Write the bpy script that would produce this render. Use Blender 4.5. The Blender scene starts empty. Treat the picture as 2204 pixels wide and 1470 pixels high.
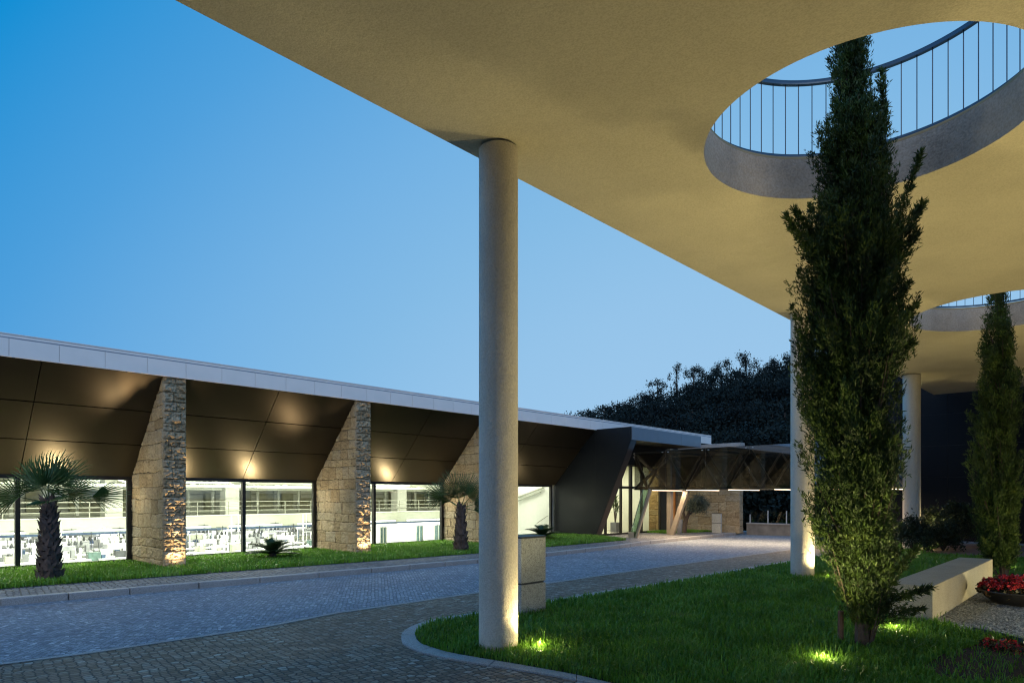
import bpy, math, random
import numpy as np
from mathutils import Vector, Matrix

random.seed(7)
RNG = np.random.default_rng(11)
SC = bpy.context.scene
COL = SC.collection

# ------------------------------------------------------------------ camera
# world axes: x runs along the factory front, y runs towards it, z is up (metres)
HC = 1.6
FPX, CX, HY = 1410.0, 1102.0, 1068.0
ANG = math.atan(1328.0 / 1410.0)
SA, CA = math.sin(ANG), math.cos(ANG)
cam = bpy.data.objects.new('camera', bpy.data.cameras.new('camera'))
COL.objects.link(cam)
cam.location = (0, 0, HC)
cam.rotation_euler = (math.pi / 2, 0, -math.atan2(CA, SA))
cam.data.sensor_width = 36
cam.data.lens = FPX / 2204 * 36
cam.data.shift_y = (HY - 735) / 2204
cam.data.clip_start = 0.05
cam.data.clip_end = 2000
SC.camera = cam


def gp(u, v, z=0.0):
    """point of the horizontal plane at height z seen at photo pixel u, v"""
    y = FPX * (HC - z) / (v - HY)
    x = (u - CX) * y / FPX
    return (x * SA + y * CA, -x * CA + y * SA)


# ------------------------------------------------------------------ sky at dusk
w = bpy.data.worlds.new('World')
SC.world = w
w.use_nodes = True
nt = w.node_tree
bg = nt.nodes['Background']
tc = nt.nodes.new('ShaderNodeTexCoord')
fw = Vector((CA, SA, 0)); rt = Vector((SA, -CA, 0))
g = rt * .35 + fw * .85 + Vector((0, 0, -.4))
dot = nt.nodes.new('ShaderNodeVectorMath'); dot.operation = 'DOT_PRODUCT'
nrm = nt.nodes.new('ShaderNodeVectorMath'); nrm.operation = 'NORMALIZE'
nt.links.new(tc.outputs['Generated'], nrm.inputs[0])
nt.links.new(nrm.outputs[0], dot.inputs[0]); dot.inputs[1].default_value = g
mr = nt.nodes.new('ShaderNodeMapRange')
mr.inputs['From Min'].default_value = -1; mr.inputs['From Max'].default_value = 1
nt.links.new(dot.outputs['Value'], mr.inputs['Value'])
cr = nt.nodes.new('ShaderNodeValToRGB')
nt.links.new(mr.outputs[0], cr.inputs[0])
stops = [(-1.0, (.46, .52, .66)), (-.6, (.17, .54, 1.2)), (-.15, (.03, .43, 1.15)), (.186, (.006, .272, .66)), (.355, (.078, .35, .72)),
         (.52, (.17, .44, .77)), (.65, (.235, .50, .79)), (.76, (.30, .55, .82)), (1.0, (.40, .62, .85))]
el = cr.color_ramp.elements
while len(el) > 1: el.remove(el[-1])
el[0].position = 0; el[0].color = (*stops[0][1], 1)
for p, c in stops[1:]:
    e = el.new((p + 1) / 2); e.color = (*c, 1)
nt.links.new(cr.outputs[0], bg.inputs[0])
bg.inputs[1].default_value = 1.0

# soft afterglow from behind and left of the camera
sl = bpy.data.lights.new('afterglow', 'SUN')
sl.energy = 0.75; sl.angle = math.radians(30); sl.color = (.88, .92, 1.0)
so = bpy.data.objects.new('afterglow', sl); COL.objects.link(so)
so.rotation_euler = Vector((.55, .62, -.66)).to_track_quat('-Z', 'Y').to_euler()

SC.view_settings.view_transform = 'Standard'
SC.view_settings.look = 'None'
SC.view_settings.exposure = 0
SC.view_settings.gamma = 1
SC.render.film_transparent = False
SC.cycles.use_denoising = True
SC.cycles.pixel_filter_type = 'BLACKMAN_HARRIS'; SC.cycles.filter_width = 1.15
SC.cycles.max_bounces = 8
SC.cycles.diffuse_bounces = 4
SC.cycles.glossy_bounces = 4
SC.cycles.transparent_max_bounces = 12
SC.cycles.sample_clamp_indirect = 4
SC.cycles.caustics_reflective = False
SC.cycles.caustics_refractive = False


# ------------------------------------------------------------------ helpers
class MB:
    def __init__(self):
        self.v = []; self.f = []; self.n = 0

    def add(self, verts, faces):
        b = self.n
        self.v.extend([tuple(p) for p in verts]); self.n += len(verts)
        self.f.extend([tuple(i + b for i in q) for q in faces])
        return self

    def box(self, x0, x1, y0, y1, z0, z1):
        return self.add([(x0, y0, z0), (x1, y0, z0), (x1, y1, z0), (x0, y1, z0), (x0, y0, z1), (x1, y0, z1), (x1, y1, z1), (x0, y1, z1)],
                        [(0, 3, 2, 1), (4, 5, 6, 7), (0, 1, 5, 4), (1, 2, 6, 5), (2, 3, 7, 6), (3, 0, 4, 7)])

    def beam(self, a, b, wd, hg, up=(0, 0, 1)):
        a = Vector(a); b = Vector(b); d = (b - a).normalized(); up = Vector(up)
        s = d.cross(up)
        if s.length < 1e-4: s = d.cross(Vector((1, 0, 0)))
        s.normalize(); t = s.cross(d).normalized()
        pts = []
        for p in (a, b):
            for i, j in ((-1, -1), (1, -1), (1, 1), (-1, 1)):
                pts.append(p + s * (i * wd / 2) + t * (j * hg / 2))
        return self.add(pts, [(0, 1, 2, 3), (7, 6, 5, 4), (0, 4, 5, 1), (1, 5, 6, 2), (2, 6, 7, 3), (3, 7, 4, 0)])

    def tube(self, pts, rad, seg=8, cap=True):
        pts = [Vector(p) for p in pts]
        if not hasattr(rad, '__len__'): rad = [rad] * len(pts)
        b = self.n; vs = []; fs = []
        for i, p in enumerate(pts):
            d = (pts[min(i + 1, len(pts) - 1)] - pts[max(i - 1, 0)]).normalized()
            s = d.cross(Vector((0, 0, 1)))
            if s.length < 1e-3: s = Vector((1, 0, 0))
            s.normalize(); t = s.cross(d).normalized()
            for k in range(seg):
                a = 2 * math.pi * k / seg
                vs.append(p + (s * math.cos(a) + t * math.sin(a)) * rad[i])
        for i in range(len(pts) - 1):
            for k in range(seg):
                k2 = (k + 1) % seg
                fs.append((i * seg + k, i * seg + k2, (i + 1) * seg + k2, (i + 1) * seg + k))
        if cap:
            fs.append(tuple(range(seg))[::-1]); fs.append(tuple((len(pts) - 1) * seg + k for k in range(seg)))
        return self.add(vs, fs)

    def lathe(self, prof, c=(0, 0), seg=32, z0=0.0):
        vs = []; fs = []
        for r, z in prof:
            for k in range(seg):
                a = 2 * math.pi * k / seg
                vs.append((c[0] + r * math.cos(a), c[1] + r * math.sin(a), z0 + z))
        for i in range(len(prof) - 1):
            for k in range(seg):
                k2 = (k + 1) % seg
                fs.append((i * seg + k, i * seg + k2, (i + 1) * seg + k2, (i + 1) * seg + k))
        return self.add(vs, fs)

    def prism(self, poly, z0, z1):
        n = len(poly)
        vs = [(x, y, z0) for x, y in poly] + [(x, y, z1) for x, y in poly]
        fs = [tuple(range(n))[::-1], tuple(range(n, 2 * n))]
        for i in range(n):
            j = (i + 1) % n; fs.append((i, j, n + j, n + i))
        return self.add(vs, fs)

    def build(self, name, mat, parent=None, smooth=False):
        me = bpy.data.meshes.new(name)
        me.from_pydata(self.v, [], self.f); me.update()
        return link(name, me, mat, parent, smooth)


def link(name, me, mat, parent=None, smooth=False):
    o = bpy.data.objects.new(name, me); COL.objects.link(o)
    if mat: me.materials.append(mat)
    if parent: o.parent = parent; 
    if smooth and len(me.polygons): me.polygons.foreach_set('use_smooth', [True] * len(me.polygons))
    return o


def npmesh(name, verts, faces, mat, parent=None, smooth=False, attr=None):
    """verts (n,3), faces (m,k) numpy"""
    me = bpy.data.meshes.new(name)
    m, k = faces.shape
    me.vertices.add(len(verts)); me.vertices.foreach_set('co', verts.astype(np.float32).ravel())
    me.loops.add(m * k); me.loops.foreach_set('vertex_index', faces.astype(np.int32).ravel())
    me.polygons.add(m); me.polygons.foreach_set('loop_start', np.arange(0, m * k, k, dtype=np.int32))
    me.polygons.foreach_set('loop_total', np.full(m, k, dtype=np.int32))
    if attr is not None:
        a = me.attributes.new('tone', 'FLOAT', 'POINT'); a.data.foreach_set('value', attr.astype(np.float32))
    me.update(calc_edges=True)
    return link(name, me, mat, parent, smooth)


def tag(o, label, cat=None, group=None, kind=None):
    if label: o['label'] = label
    if cat: o['category'] = cat
    if group: o['group'] = group
    if kind: o['kind'] = kind
    return o


def empty(name, loc, label, cat, group=None, kind=None):
    o = bpy.data.objects.new(name, None); COL.objects.link(o); o.location = loc; o.empty_display_size = .2
    return tag(o, label, cat, group, kind)


def adopt(root, *objs):
    """parent world-space meshes to a root standing elsewhere"""
    for o in objs:
        o.parent = root
        o.matrix_parent_inverse = Matrix.Translation(-Vector(root.location))
    return objs[0] if len(objs) == 1 else objs


def struct(o, label=None, kind='structure'):
    o['kind'] = kind
    if label: o['label'] = label
    return o


def bevel(o, wd=.01, seg=2):
    m = o.modifiers.new('bevel', 'BEVEL'); m.width = wd; m.segments = seg; m.limit_method = 'ANGLE'
    return o


def copy_tree(o, parent=None):
    c = o.copy(); COL.objects.link(c)
    if parent: c.parent = parent
    for ch in list(o.children): copy_tree(ch, c)
    return c


# numpy noise
def _hash(ix, iy, seed):
    h = (ix.astype(np.int64) * 374761393 + iy.astype(np.int64) * 668265263 + seed * 974711) & 0x7fffffff
    h = (h ^ (h >> 13)) * 1274126177 & 0x7fffffff
    return ((h ^ (h >> 16)) & 0xffff) / 65535.0


def vnoise(x, y, seed=0):
    ix = np.floor(x); iy = np.floor(y); fx = x - ix; fy = y - iy
    fx = fx * fx * (3 - 2 * fx); fy = fy * fy * (3 - 2 * fy)
    a = _hash(ix, iy, seed); b = _hash(ix + 1, iy, seed); c = _hash(ix, iy + 1, seed); d = _hash(ix + 1, iy + 1, seed)
    return (a * (1 - fx) + b * fx) * (1 - fy) + (c * (1 - fx) + d * fx) * fy


def fbm(x, y, seed=0, oct=4):
    s = 0; a = .5
    for i in range(oct):
        s = s + a * vnoise(x * 2 ** i, y * 2 ** i, seed + i * 17); a *= .5
    return s


# ------------------------------------------------------------------ materials
class M:
    def __init__(self, name, rough=.6, metal=0, col=(.5, .5, .5), spec=.5):
        self.m = bpy.data.materials.new(name); self.m.use_nodes = True
        self.t = self.m.node_tree; self.b = self.t.nodes['Principled BSDF']
        self.b.inputs['Base Color'].default_value = (*col, 1)
        self.b.inputs['Roughness'].default_value = rough; self.b.inputs['Metallic'].default_value = metal
        self.b.inputs['Specular IOR Level'].default_value = spec
        self._co = None

    def n(self, t, **k):
        x = self.t.nodes.new(t)
        for a, b in k.items(): setattr(x, a, b)
        return x

    def l(self, a, b): self.t.links.new(a, b)

    def co(self):
        if not self._co: self._co = self.n('ShaderNodeNewGeometry').outputs['Position']
        return self._co

    def noise(self, scale, detail=4, rough=.5, dist=0, co=None):
        x = self.n('ShaderNodeTexNoise'); x.inputs['Scale'].default_value = scale; x.inputs['Detail'].default_value = detail
        x.inputs['Roughness'].default_value = rough; x.inputs['Distortion'].default_value = dist
        self.l(co or self.co(), x.inputs['Vector']); return x.outputs['Fac']

    def ramp(self, fac, stops, const=False):
        x = self.n('ShaderNodeValToRGB'); e = x.color_ramp.elements
        if const: x.color_ramp.interpolation = 'CONSTANT'
        while len(e) > 1: e.remove(e[-1])
        e[0].position = stops[0][0]; e[0].color = (*stops[0][1], 1)
        for p, c in stops[1:]:
            q = e.new(p); q.color = (*c, 1)
        self.l(fac, x.inputs[0]); return x.outputs[0]

    def mix(self, a, b, fac, mode='MIX'):
        x = self.n('ShaderNodeMix', data_type='RGBA', blend_type=mode)
        for s, val in ((x.inputs[6], a), (x.inputs[7], b), (x.inputs[0], fac)):
            if isinstance(val, (int, float)): s.default_value = val
            elif isinstance(val, tuple): s.default_value = (*val, 1)
            else: self.l(val, s)
        return x.outputs[2]

    def math(self, op, a, b=0.0):
        x = self.n('ShaderNodeMath', operation=op)
        for s, val in ((x.inputs[0], a), (x.inputs[1], b)):
            if isinstance(val, (int, float)): s.default_value = val
            else: self.l(val, s)
        return x.outputs[0]

    def bump(self, h, strength=.3, dist=.02):
        x = self.n('ShaderNodeBump'); x.inputs['Strength'].default_value = strength; x.inputs['Distance'].default_value = dist
        self.l(h, x.inputs['Height']); self.l(x.outputs[0], self.b.inputs['Normal']); return self

    def color(self, c): self.l(c, self.b.inputs['Base Color']); return self

    def attr(self, name='tone'):
        x = self.n('ShaderNodeAttribute'); x.attribute_name = name; return x.outputs['Fac']

    def rgh(self, c): self.l(c, self.b.inputs['Roughness']); return self


def plain(name, col, rough=.6, metal=0, var=.12, scale=6, bump=0):
    m = M(name, rough, metal, col)
    n = m.noise(scale, 5)
    m.color(m.ramp(n, [(.3, tuple(c * (1 - var) for c in col)), (.7, tuple(min(1, c * (1 + var)) for c in col))]))
    if bump: m.bump(m.noise(scale * 8, 4), bump, .01)
    return m.m


def make_stucco(name, base, bump=.5, sc=70, st=.5, lo=.90):
    m = M(name, .9, 0, base, .3)
    a = m.noise(1.1, 6, .6); b = m.noise(sc, 3, .6); c = m.noise(9, 4)
    col = m.ramp(a, [(.3, tuple(x * lo for x in base)), (.55, base), (.8, tuple(min(1, x * 1.08) for x in base))])
    col = m.mix(col, m.ramp(b, [(.35, (.66, .64, .60)), (.6, (1.08, 1.08, 1.08))]), st, 'MULTIPLY')
    m.color(col)
    h = m.math('ADD', m.math('MULTIPLY', b, .7), m.math('MULTIPLY', c, 1.2))
    m.bump(h, bump, .018)
    return m


STUCCO = make_stucco('canopy_render', (.54, .48, .355), .5, 60, .42).m
_sc = make_stucco('column_render', (.66, .585, .48), .8, 60, .45)
_sp = _sc.n('ShaderNodeSeparateXYZ'); _sc.l(_sc.co(), _sp.inputs[0])
_hz = _sc.math('ADD', _sp.outputs[2], _sc.math('MULTIPLY', _sc.noise(7, 4), .35))
_base_col = _sc.b.inputs['Base Color'].links[0].from_socket
_dirt = _sc.ramp(_hz, [(.16, (.55, .50, .42)), (.34, (1, 1, 1))])
_sc.color(_sc.mix(_base_col, _dirt, .7, 'MULTIPLY'))
STUCCO_COL = _sc.m


def make_setts(name, stops, joint, size=.10, rough=.5, rot=8):
    m = M(name, rough, 0, (.2, .2, .2), .5)
    co = m.co()
    warp = m.n('ShaderNodeTexNoise'); warp.inputs['Scale'].default_value = 3.0; warp.inputs['Detail'].default_value = 2
    m.l(co, warp.inputs['Vector'])
    wv = m.n('ShaderNodeVectorMath', operation='SCALE'); m.l(warp.outputs['Color'], wv.inputs[0]); wv.inputs['Scale'].default_value = .07
    ad = m.n('ShaderNodeVectorMath', operation='ADD'); m.l(co, ad.inputs[0]); m.l(wv.outputs[0], ad.inputs[1])
    mp = m.n('ShaderNodeMapping'); mp.inputs['Rotation'].default_value = (0, 0, math.radians(rot)); m.l(ad.outputs[0], mp.inputs['Vector'])
    flat = m.n('ShaderNodeVectorMath', operation='MULTIPLY'); m.l(mp.outputs[0], flat.inputs[0]); flat.inputs[1].default_value = (1, 1.08, 0)
    vo = m.n('ShaderNodeTexVoronoi', voronoi_dimensions='2D'); vo.inputs['Scale'].default_value = 1 / size; vo.inputs['Randomness'].default_value = .42
    vd = m.n('ShaderNodeTexVoronoi', voronoi_dimensions='2D', feature='DISTANCE_TO_EDGE'); vd.inputs['Scale'].default_value = 1 / size; vd.inputs['Randomness'].default_value = .42
    for q_ in (vo, vd): m.l(flat.outputs[0], q_.inputs['Vector'])
    sep = m.n('ShaderNodeSeparateColor'); m.l(vo.outputs['Color'], sep.inputs[0])
    rnd_ = sep.outputs[0]
    jf = m.n('ShaderNodeMapRange'); jf.inputs['From Min'].default_value = .03; jf.inputs['From Max'].default_value = .12
    jf.inputs['To Min'].default_value = 1; jf.inputs['To Max'].default_value = 0; m.l(vd.outputs['Distance'], jf.inputs['Value'])
    joint_f = jf.outputs[0]
    col = m.ramp(rnd_, stops)
    fine = m.noise(48, 4, .8)
    col = m.mix(col, m.ramp(fine, [(.3, (.45, .45, .45)), (.7, (1.45, 1.45, 1.45))]), .85, 'MULTIPLY')
    big = m.noise(.5, 5, .6)
    col = m.mix(col, m.ramp(big, [(.35, (.78, .78, .80)), (.65, (1.1, 1.1, 1.08))]), .8, 'MULTIPLY')
    col = m.mix(col, joint, joint_f)
    m.color(col)
    h = m.math('SUBTRACT', m.math('ADD', m.math('MULTIPLY', rnd_, .5), m.math('MULTIPLY', m.noise(40, 3, .6), .9)), m.math('MULTIPLY', joint_f, 1.2))
    m.bump(h, 1.0, .016)
    m.rgh(m.ramp(fine, [(.3, (rough + .12,) * 3), (.7, (rough + .35,) * 3)]))
    m.b.inputs['Specular IOR Level'].default_value = .35
    return m.m


SETTS = make_setts('granite_setts', [(.0, (.19, .21, .24)), (.35, (.27, .30, .33)), (.75, (.34, .37, .41)), (.92, (.41, .44, .49)), (1, (.62, .64, .68))], (.15, .165, .185), .06, .5, 35)
SETTS_CANOPY_TINT = make_setts('canopy_tinted_setts', [(.0, (.17, .115, .07)), (.35, (.25, .18, .12)), (.7, (.31, .235, .165)), (.93, (.30, .26, .20)), (1, (.46, .42, .35))], (.06, .054, .045), .08, .42)  # same granite as the driveway, browned in colour for warm canopy shade
SETTS_WALK = make_setts('sidewalk_setts', [(.0, (.17, .165, .165)), (.5, (.24, .235, .23)), (1, (.32, .31, .30))], (.06, .06, .06), .10, .6)


def make_granite(name, base, speck=.5, scale=95, rough=.55):
    m = M(name, rough, 0, base)
    a = m.noise(scale, 2, .6); b = m.noise(scale * .45, 3, .7); c = m.noise(2.2, 5, .6)
    col = m.ramp(a, [(.36, tuple(x * (1 - speck) for x in base)), (.46, tuple(x * .9 for x in base)), (.6, base), (.68, tuple(min(1, x * 1.35) for x in base))])
    col = m.mix(col, m.ramp(b, [(.38, (.55, .53, .52)), (.5, (1, 1, 1))]), .6, 'MULTIPLY')
    col = m.mix(col, m.ramp(c, [(.3, (.85, .82, .78)), (.7, (1.08, 1.08, 1.08))]), .7, 'MULTIPLY')
    m.color(col); m.bump(a, .25, .004)
    return m


GRANITE = make_granite('grey_granite', (.50, .50, .46)).m
GRANITE_KERB = make_granite('kerb_granite', (.36, .35, .34), .35, 120, .65).m
gb = make_granite('warm_granite', (.42, .38, .30), .35, 190, .6)
BENCHG = gb.m


def make_ashlar():
    m = M('rough_ashlar_granite', .85, 0, (.4, .33, .24), .3)
    t = m.attr('tone')
    col = m.ramp(t, [(0, (.04, .03, .02)), (.07, (.22, .175, .11)), (.3, (.32, .25, .155)), (.6, (.37, .305, .205)), (.85, (.31, .27, .20)), (1, (.41, .34, .23))])
    n1 = m.noise(35, 5, .7); n2 = m.noise(6, 4)
    col = m.mix(col, m.ramp(n1, [(.32, (.55, .5, .45)), (.62, (1.15, 1.12, 1.08))]), .8, 'MULTIPLY')
    col = m.mix(col, m.ramp(n2, [(.3, (.82, .78, .72)), (.7, (1.1, 1.1, 1.1))]), .7, 'MULTIPLY')
    m.color(col); m.bump(n1, .5, .012)
    return m.m


ASHLAR = make_ashlar()


def make_bronze(name, col=(.105, .085, .062), rough=.42, metal=.75):
    m = M(name, rough, metal, col)
    n = m.noise(2.5, 4, .6)
    m.color(m.ramp(n, [(.3, tuple(c * .97 for c in col)), (.7, tuple(c * 1.03 for c in col))]))
    return m.m


BRONZE = make_bronze('bronze_cladding', (.062, .053, .039), .28, .85)
DARKCLAD = make_bronze('dark_portal_cladding', (.005, .007, .009), .45, .0)
DARKCLAD.node_tree.nodes['Principled BSDF'].inputs['Specular IOR Level'].default_value = .25
BLACKCLAD = make_bronze('black_wall_cladding', (.003, .0035, .0045), .5, .1)
FASCIA = plain('white_composite_panel', (.80, .72, .66), .35, .0, .03, 3)
FASCIA_METAL = plain('silver_composite_panel', (.20, .23, .27), .38, .4, .05, 2)
FRAME = plain('dark_window_frame', (.018, .017, .016), .35, .3, .1)
STEEL = plain('taupe_painted_steel', (.27, .225, .17), .4, .1, .08)
RAIL = plain('blue_grey_railing_paint', (.05, .075, .10), .4, .4, .08)
WHITE = plain('white_interior_paint', (.80, .81, .74), .6, 0, .03)
WHITE2 = plain('white_machine_paint', (.72, .74, .74), .4, 0, .06)
PALE = plain('pale_green_grey_paint', (.34, .36, .29), .6, 0, .05)
BLUEBAR = plain('blue_cable_tray', (.03, .06, .12), .5, 0, .1)
TRUSS = plain('pale_truss_paint', (.46, .48, .40), .5, 0, .05)
GREYM = plain('grey_machine_metal', (.25, .26, .27), .4, .4, .2)
DARKM = plain('dark_machine_part', (.05, .055, .06), .5, .2, .2)
REDM = plain('red_paint', (.55, .03, .03), .5, 0, .1)
GREENGL = plain('greenish_door_glass', (.07, .12, .11), .25, 0, .35, 9)
SOIL = plain('dark_soil', (.035, .024, .016), .95, 0, .4, 14, .6)
TURF = plain('turf_soil', (.018, .030, .010), .95, 0, .4, 10, .5)
CONCRETE = plain('stained_concrete', (.17, .16, .145), .85, 0, .3, 2.5, .3)
BOWL = plain('black_bowl_glaze', (.02, .02, .022), .3, 0, .2)
WOODST = plain('weathered_wood', (.12, .07, .045), .85, 0, .3, 25, .4)
POT = plain('grey_planter', (.13, .14, .15), .5, 0, .15)


def make_leaf(name, c1, c2, rough=.5, trans=.25, scale=3.0, c3=None, fine=25):
    m = M(name, rough, 0, c1, .35)
    n = m.noise(scale, 3, .6); f = m.noise(fine, 3)
    st = [(.35, c1), (.62, c2)]
    if c3: st.append((.72, c3))
    col = m.ramp(n, st)
    col = m.mix(col, m.ramp(f, [(.3, (.65, .7, .6)), (.7, (1.25, 1.2, 1.2))]), .8, 'MULTIPLY')
    m.color(col)
    tr = m.n('ShaderNodeBsdfTranslucent'); m.l(col, tr.inputs[0])
    mx = m.n('ShaderNodeMixShader'); mx.inputs[0].default_value = trans
    out = m.t.nodes['Material Output']
    m.l(m.b.outputs[0], mx.inputs[1]); m.l(tr.outputs[0], mx.inputs[2]); m.l(mx.outputs[0], out.inputs[0])
    return m.m


GRASSM = make_leaf('grass_blades', (.090, .21, .020), (.16, .34, .038), .42, .3, 1.5, (.19, .28, .06), 40)
CYPM = make_leaf('cypress_foliage', (.012, .028, .004), (.050, .090, .012), .6, .10, 4, (.12, .155, .026), 45)
PALMM = make_leaf('palm_fronds', (.030, .070, .022), (.060, .120, .036), .4, .25, 4)
CYCM = make_leaf('cycad_fronds', (.018, .045, .016), (.035, .07, .025), .4, .15, 5)
YUCM = make_leaf('pot_plant_leaves', (.05, .10, .03), (.10, .16, .05), .45, .25, 5)
OLIVEM = make_leaf('olive_leaves', (.055, .075, .06), (.10, .125, .10), .5, .2, 4)
WOODM = make_leaf('woodland_leaves', (.003, .008, .007), (.009, .019, .016), .9, .05, .25, None, 2)
SHRUBM = make_leaf('shrub_leaves', (.016, .026, .012), (.035, .05, .02), .6, .2, 3)
BEGON = make_leaf('begonia_leaves', (.03, .05, .02), (.06, .03, .02), .4, .2, 8)
PETAL = make_leaf('red_petals', (.45, .02, .03), (.62, .05, .06), .5, .3, 12)
PETALP = make_leaf('pink_petals', (.65, .18, .22), (.7, .35, .38), .5, .3, 12)
BARK = plain('dark_bark', (.075, .055, .042), .9, 0, .35, 18, .8)
PALMBARK = plain('palm_leaf_bases', (.095, .066, .055), .8, 0, .45, 9, .6)


def emis(name, col, st):
    m = bpy.data.materials.new(name); m.use_nodes = True; t = m.node_tree
    t.nodes.remove(t.nodes['Principled BSDF']); e = t.nodes.new('ShaderNodeEmission')
    e.inputs[0].default_value = (*col, 1); e.inputs[1].default_value = st
    t.links.new(e.outputs[0], t.nodes['Material Output'].inputs[0]); return m


LEDW = emis('warm_led', (1, .74, .52), 4.5)
LEDC = emis('cool_tube', (.95, 1, 1), 7)
CEILL = emis('ceiling_luminaire', (1, 1, .86), 5)
LAMPL = emis('uplight_lens', (1, .80, .42), 6)


def glassmat(name, tint, refl, base_tr=1.0):
    m = bpy.data.materials.new(name); m.use_nodes = True; t = m.node_tree
    t.nodes.remove(t.nodes['Principled BSDF'])
    tr = t.nodes.new('ShaderNodeBsdfTransparent'); tr.inputs[0].default_value = (*tint, 1)
    gl = t.nodes.new('ShaderNodeBsdfGlossy'); gl.inputs['Roughness'].default_value = .02
    fr = t.nodes.new('ShaderNodeFresnel'); fr.inputs[0].default_value = 1.5
    ma = t.nodes.new('ShaderNodeMath'); ma.operation = 'ADD'; ma.inputs[1].default_value = refl; ma.use_clamp = True
    mx = t.nodes.new('ShaderNodeMixShader')
    t.links.new(fr.outputs[0], ma.inputs[0]); t.links.new(ma.outputs[0], mx.inputs[0])
    t.links.new(tr.outputs[0], mx.inputs[1]); t.links.new(gl.outputs[0], mx.inputs[2])
    t.links.new(mx.outputs[0], t.nodes['Material Output'].inputs[0]); return m


GLASS = glassmat('window_glass', (.93, .95, .92), .01)
GLASS_DARK = glassmat('tinted_walkway_glass', (.27, .28, .27), .15)
GLASS_FENCE = glassmat('fence_glass', (.75, .85, .85), .03)
GLASS_GREEN = glassmat('greenish_fin_glass', (.6, .75, .68), .12)

BLACKCLAD.node_tree.nodes['Principled BSDF'].inputs['Specular IOR Level'].default_value = .2
# ------------------------------------------------------------------ ground
def road_z(y): return -.10 * min(1, max(0, (y - 6.0) / 6.5)) - .012


o = MB().add([(-900, -900, -1.25), (900, -900, -1.25), (900, 900, -1.25), (-900, 900, -1.25)], [(0, 1, 2, 3)]).build('ground', TURF); struct(o)
mb = MB(); ys = [-14, 0, 6, 7, 8, 9, 10, 11, 12, 12.5, 14.6, 16.0]
for i in range(len(ys) - 1):
    mb.add([(-16, ys[i], road_z(ys[i])), (30, ys[i], road_z(ys[i])), (30, ys[i + 1], road_z(ys[i + 1])), (-16, ys[i + 1], road_z(ys[i + 1]))], [(0, 1, 2, 3)])
struct(mb.build('driveway', SETTS), 'blue grey granite sett driveway between lawn and factory')

KERB_B = [(-300, 1338), (0, 1304), (280, 1279), (560, 1254.5), (800, 1233), (1028, 1212.5), (1176, 1198), (1333, 1180)]
kb = [gp(u, v, -.11) for u, v in KERB_B]
kb = [(x, y) for x, y in kb] + [(20.6, 12.55), (24.5, 12.6), (29.8, 12.7)]
GR = [(-300, 1301), (0, 1267), (280, 1246), (560, 1225), (800, 1207.5), (1028, 1190.5), (1176, 1177), (1270, 1169), (1351, 1162)]
gr = [gp(u, v, 0) for u, v in GR]


def interp_poly(pl, x):
    return float(np.interp(x, [p[0] for p in pl], [p[1] for p in pl]))


# sidewalk: kerb line back to the lawn, then the paved entrance court
sw = MB()
xs = np.linspace(kb[0][0], 29.8, 60)
top = []
for x in xs:
    y0 = interp_poly(kb, x) + .17
    y1 = interp_poly(gr, x) if x < gr[-1][0] else 16.4
    top.append((x, y0, y1))
for (xa, a0, a1), (xb, b0, b1) in zip(top[:-1], top[1:]):
    if xa < gr[-1][0] < xb + .3: b1 = b1
    sw.add([(xa, a0, -.004), (xb, b0, -.004), (xb, b1, -.004), (xa, a1, -.004)], [(0, 1, 2, 3)])
struct(sw.build('sidewalk', SETTS_WALK))
# kerb stones
kbm = MB()
acc = 0
for (x0, y0), (x1, y1) in zip(kb[:-1], kb[1:]):
    L = math.hypot(x1 - x0, y1 - y0); n = max(1, round(L / 1.0))
    for i in range(n):
        a = i / n + .004; b = (i + 1) / n - .004
        px, py = x0 + (x1 - x0) * a, y0 + (y1 - y0) * a; qx, qy = x0 + (x1 - x0) * b, y0 + (y1 - y0) * b
        zt = .004 + random.uniform(-.004, .004)
        drop = 0 if px < 17.5 else -.085 * min(1, (px - 17.5) / 2)
        kbm.prism([(px, py), (qx, qy), (qx, qy + .17), (px, py + .17)], -.2, zt + drop * .0)
struct(bevel(kbm.build('kerb', GRANITE_KERB), .012), 'pale granite kerb stones along the sidewalk')
# lawn bed in front of the factory
lb = MB()
xsb = np.linspace(gr[0][0], 21.35, 40)
for xa, xb in zip(xsb[:-1], xsb[1:]):
    ya = interp_poly(gr, xa) if xa < gr[-1][0] else gr[-1][1] + (xa - gr[-1][0]) * 4
    yb = interp_poly(gr, xb) if xb < gr[-1][0] else gr[-1][1] + (xb - gr[-1][0]) * 4
    lb.add([(xa, min(ya, 15.5), .0), (xb, min(yb, 15.5), .0), (xb, 17.62, .0), (xa, 17.62, .0)], [(0, 1, 2, 3)])
struct(lb.build('lawn_soil', TURF))

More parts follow.
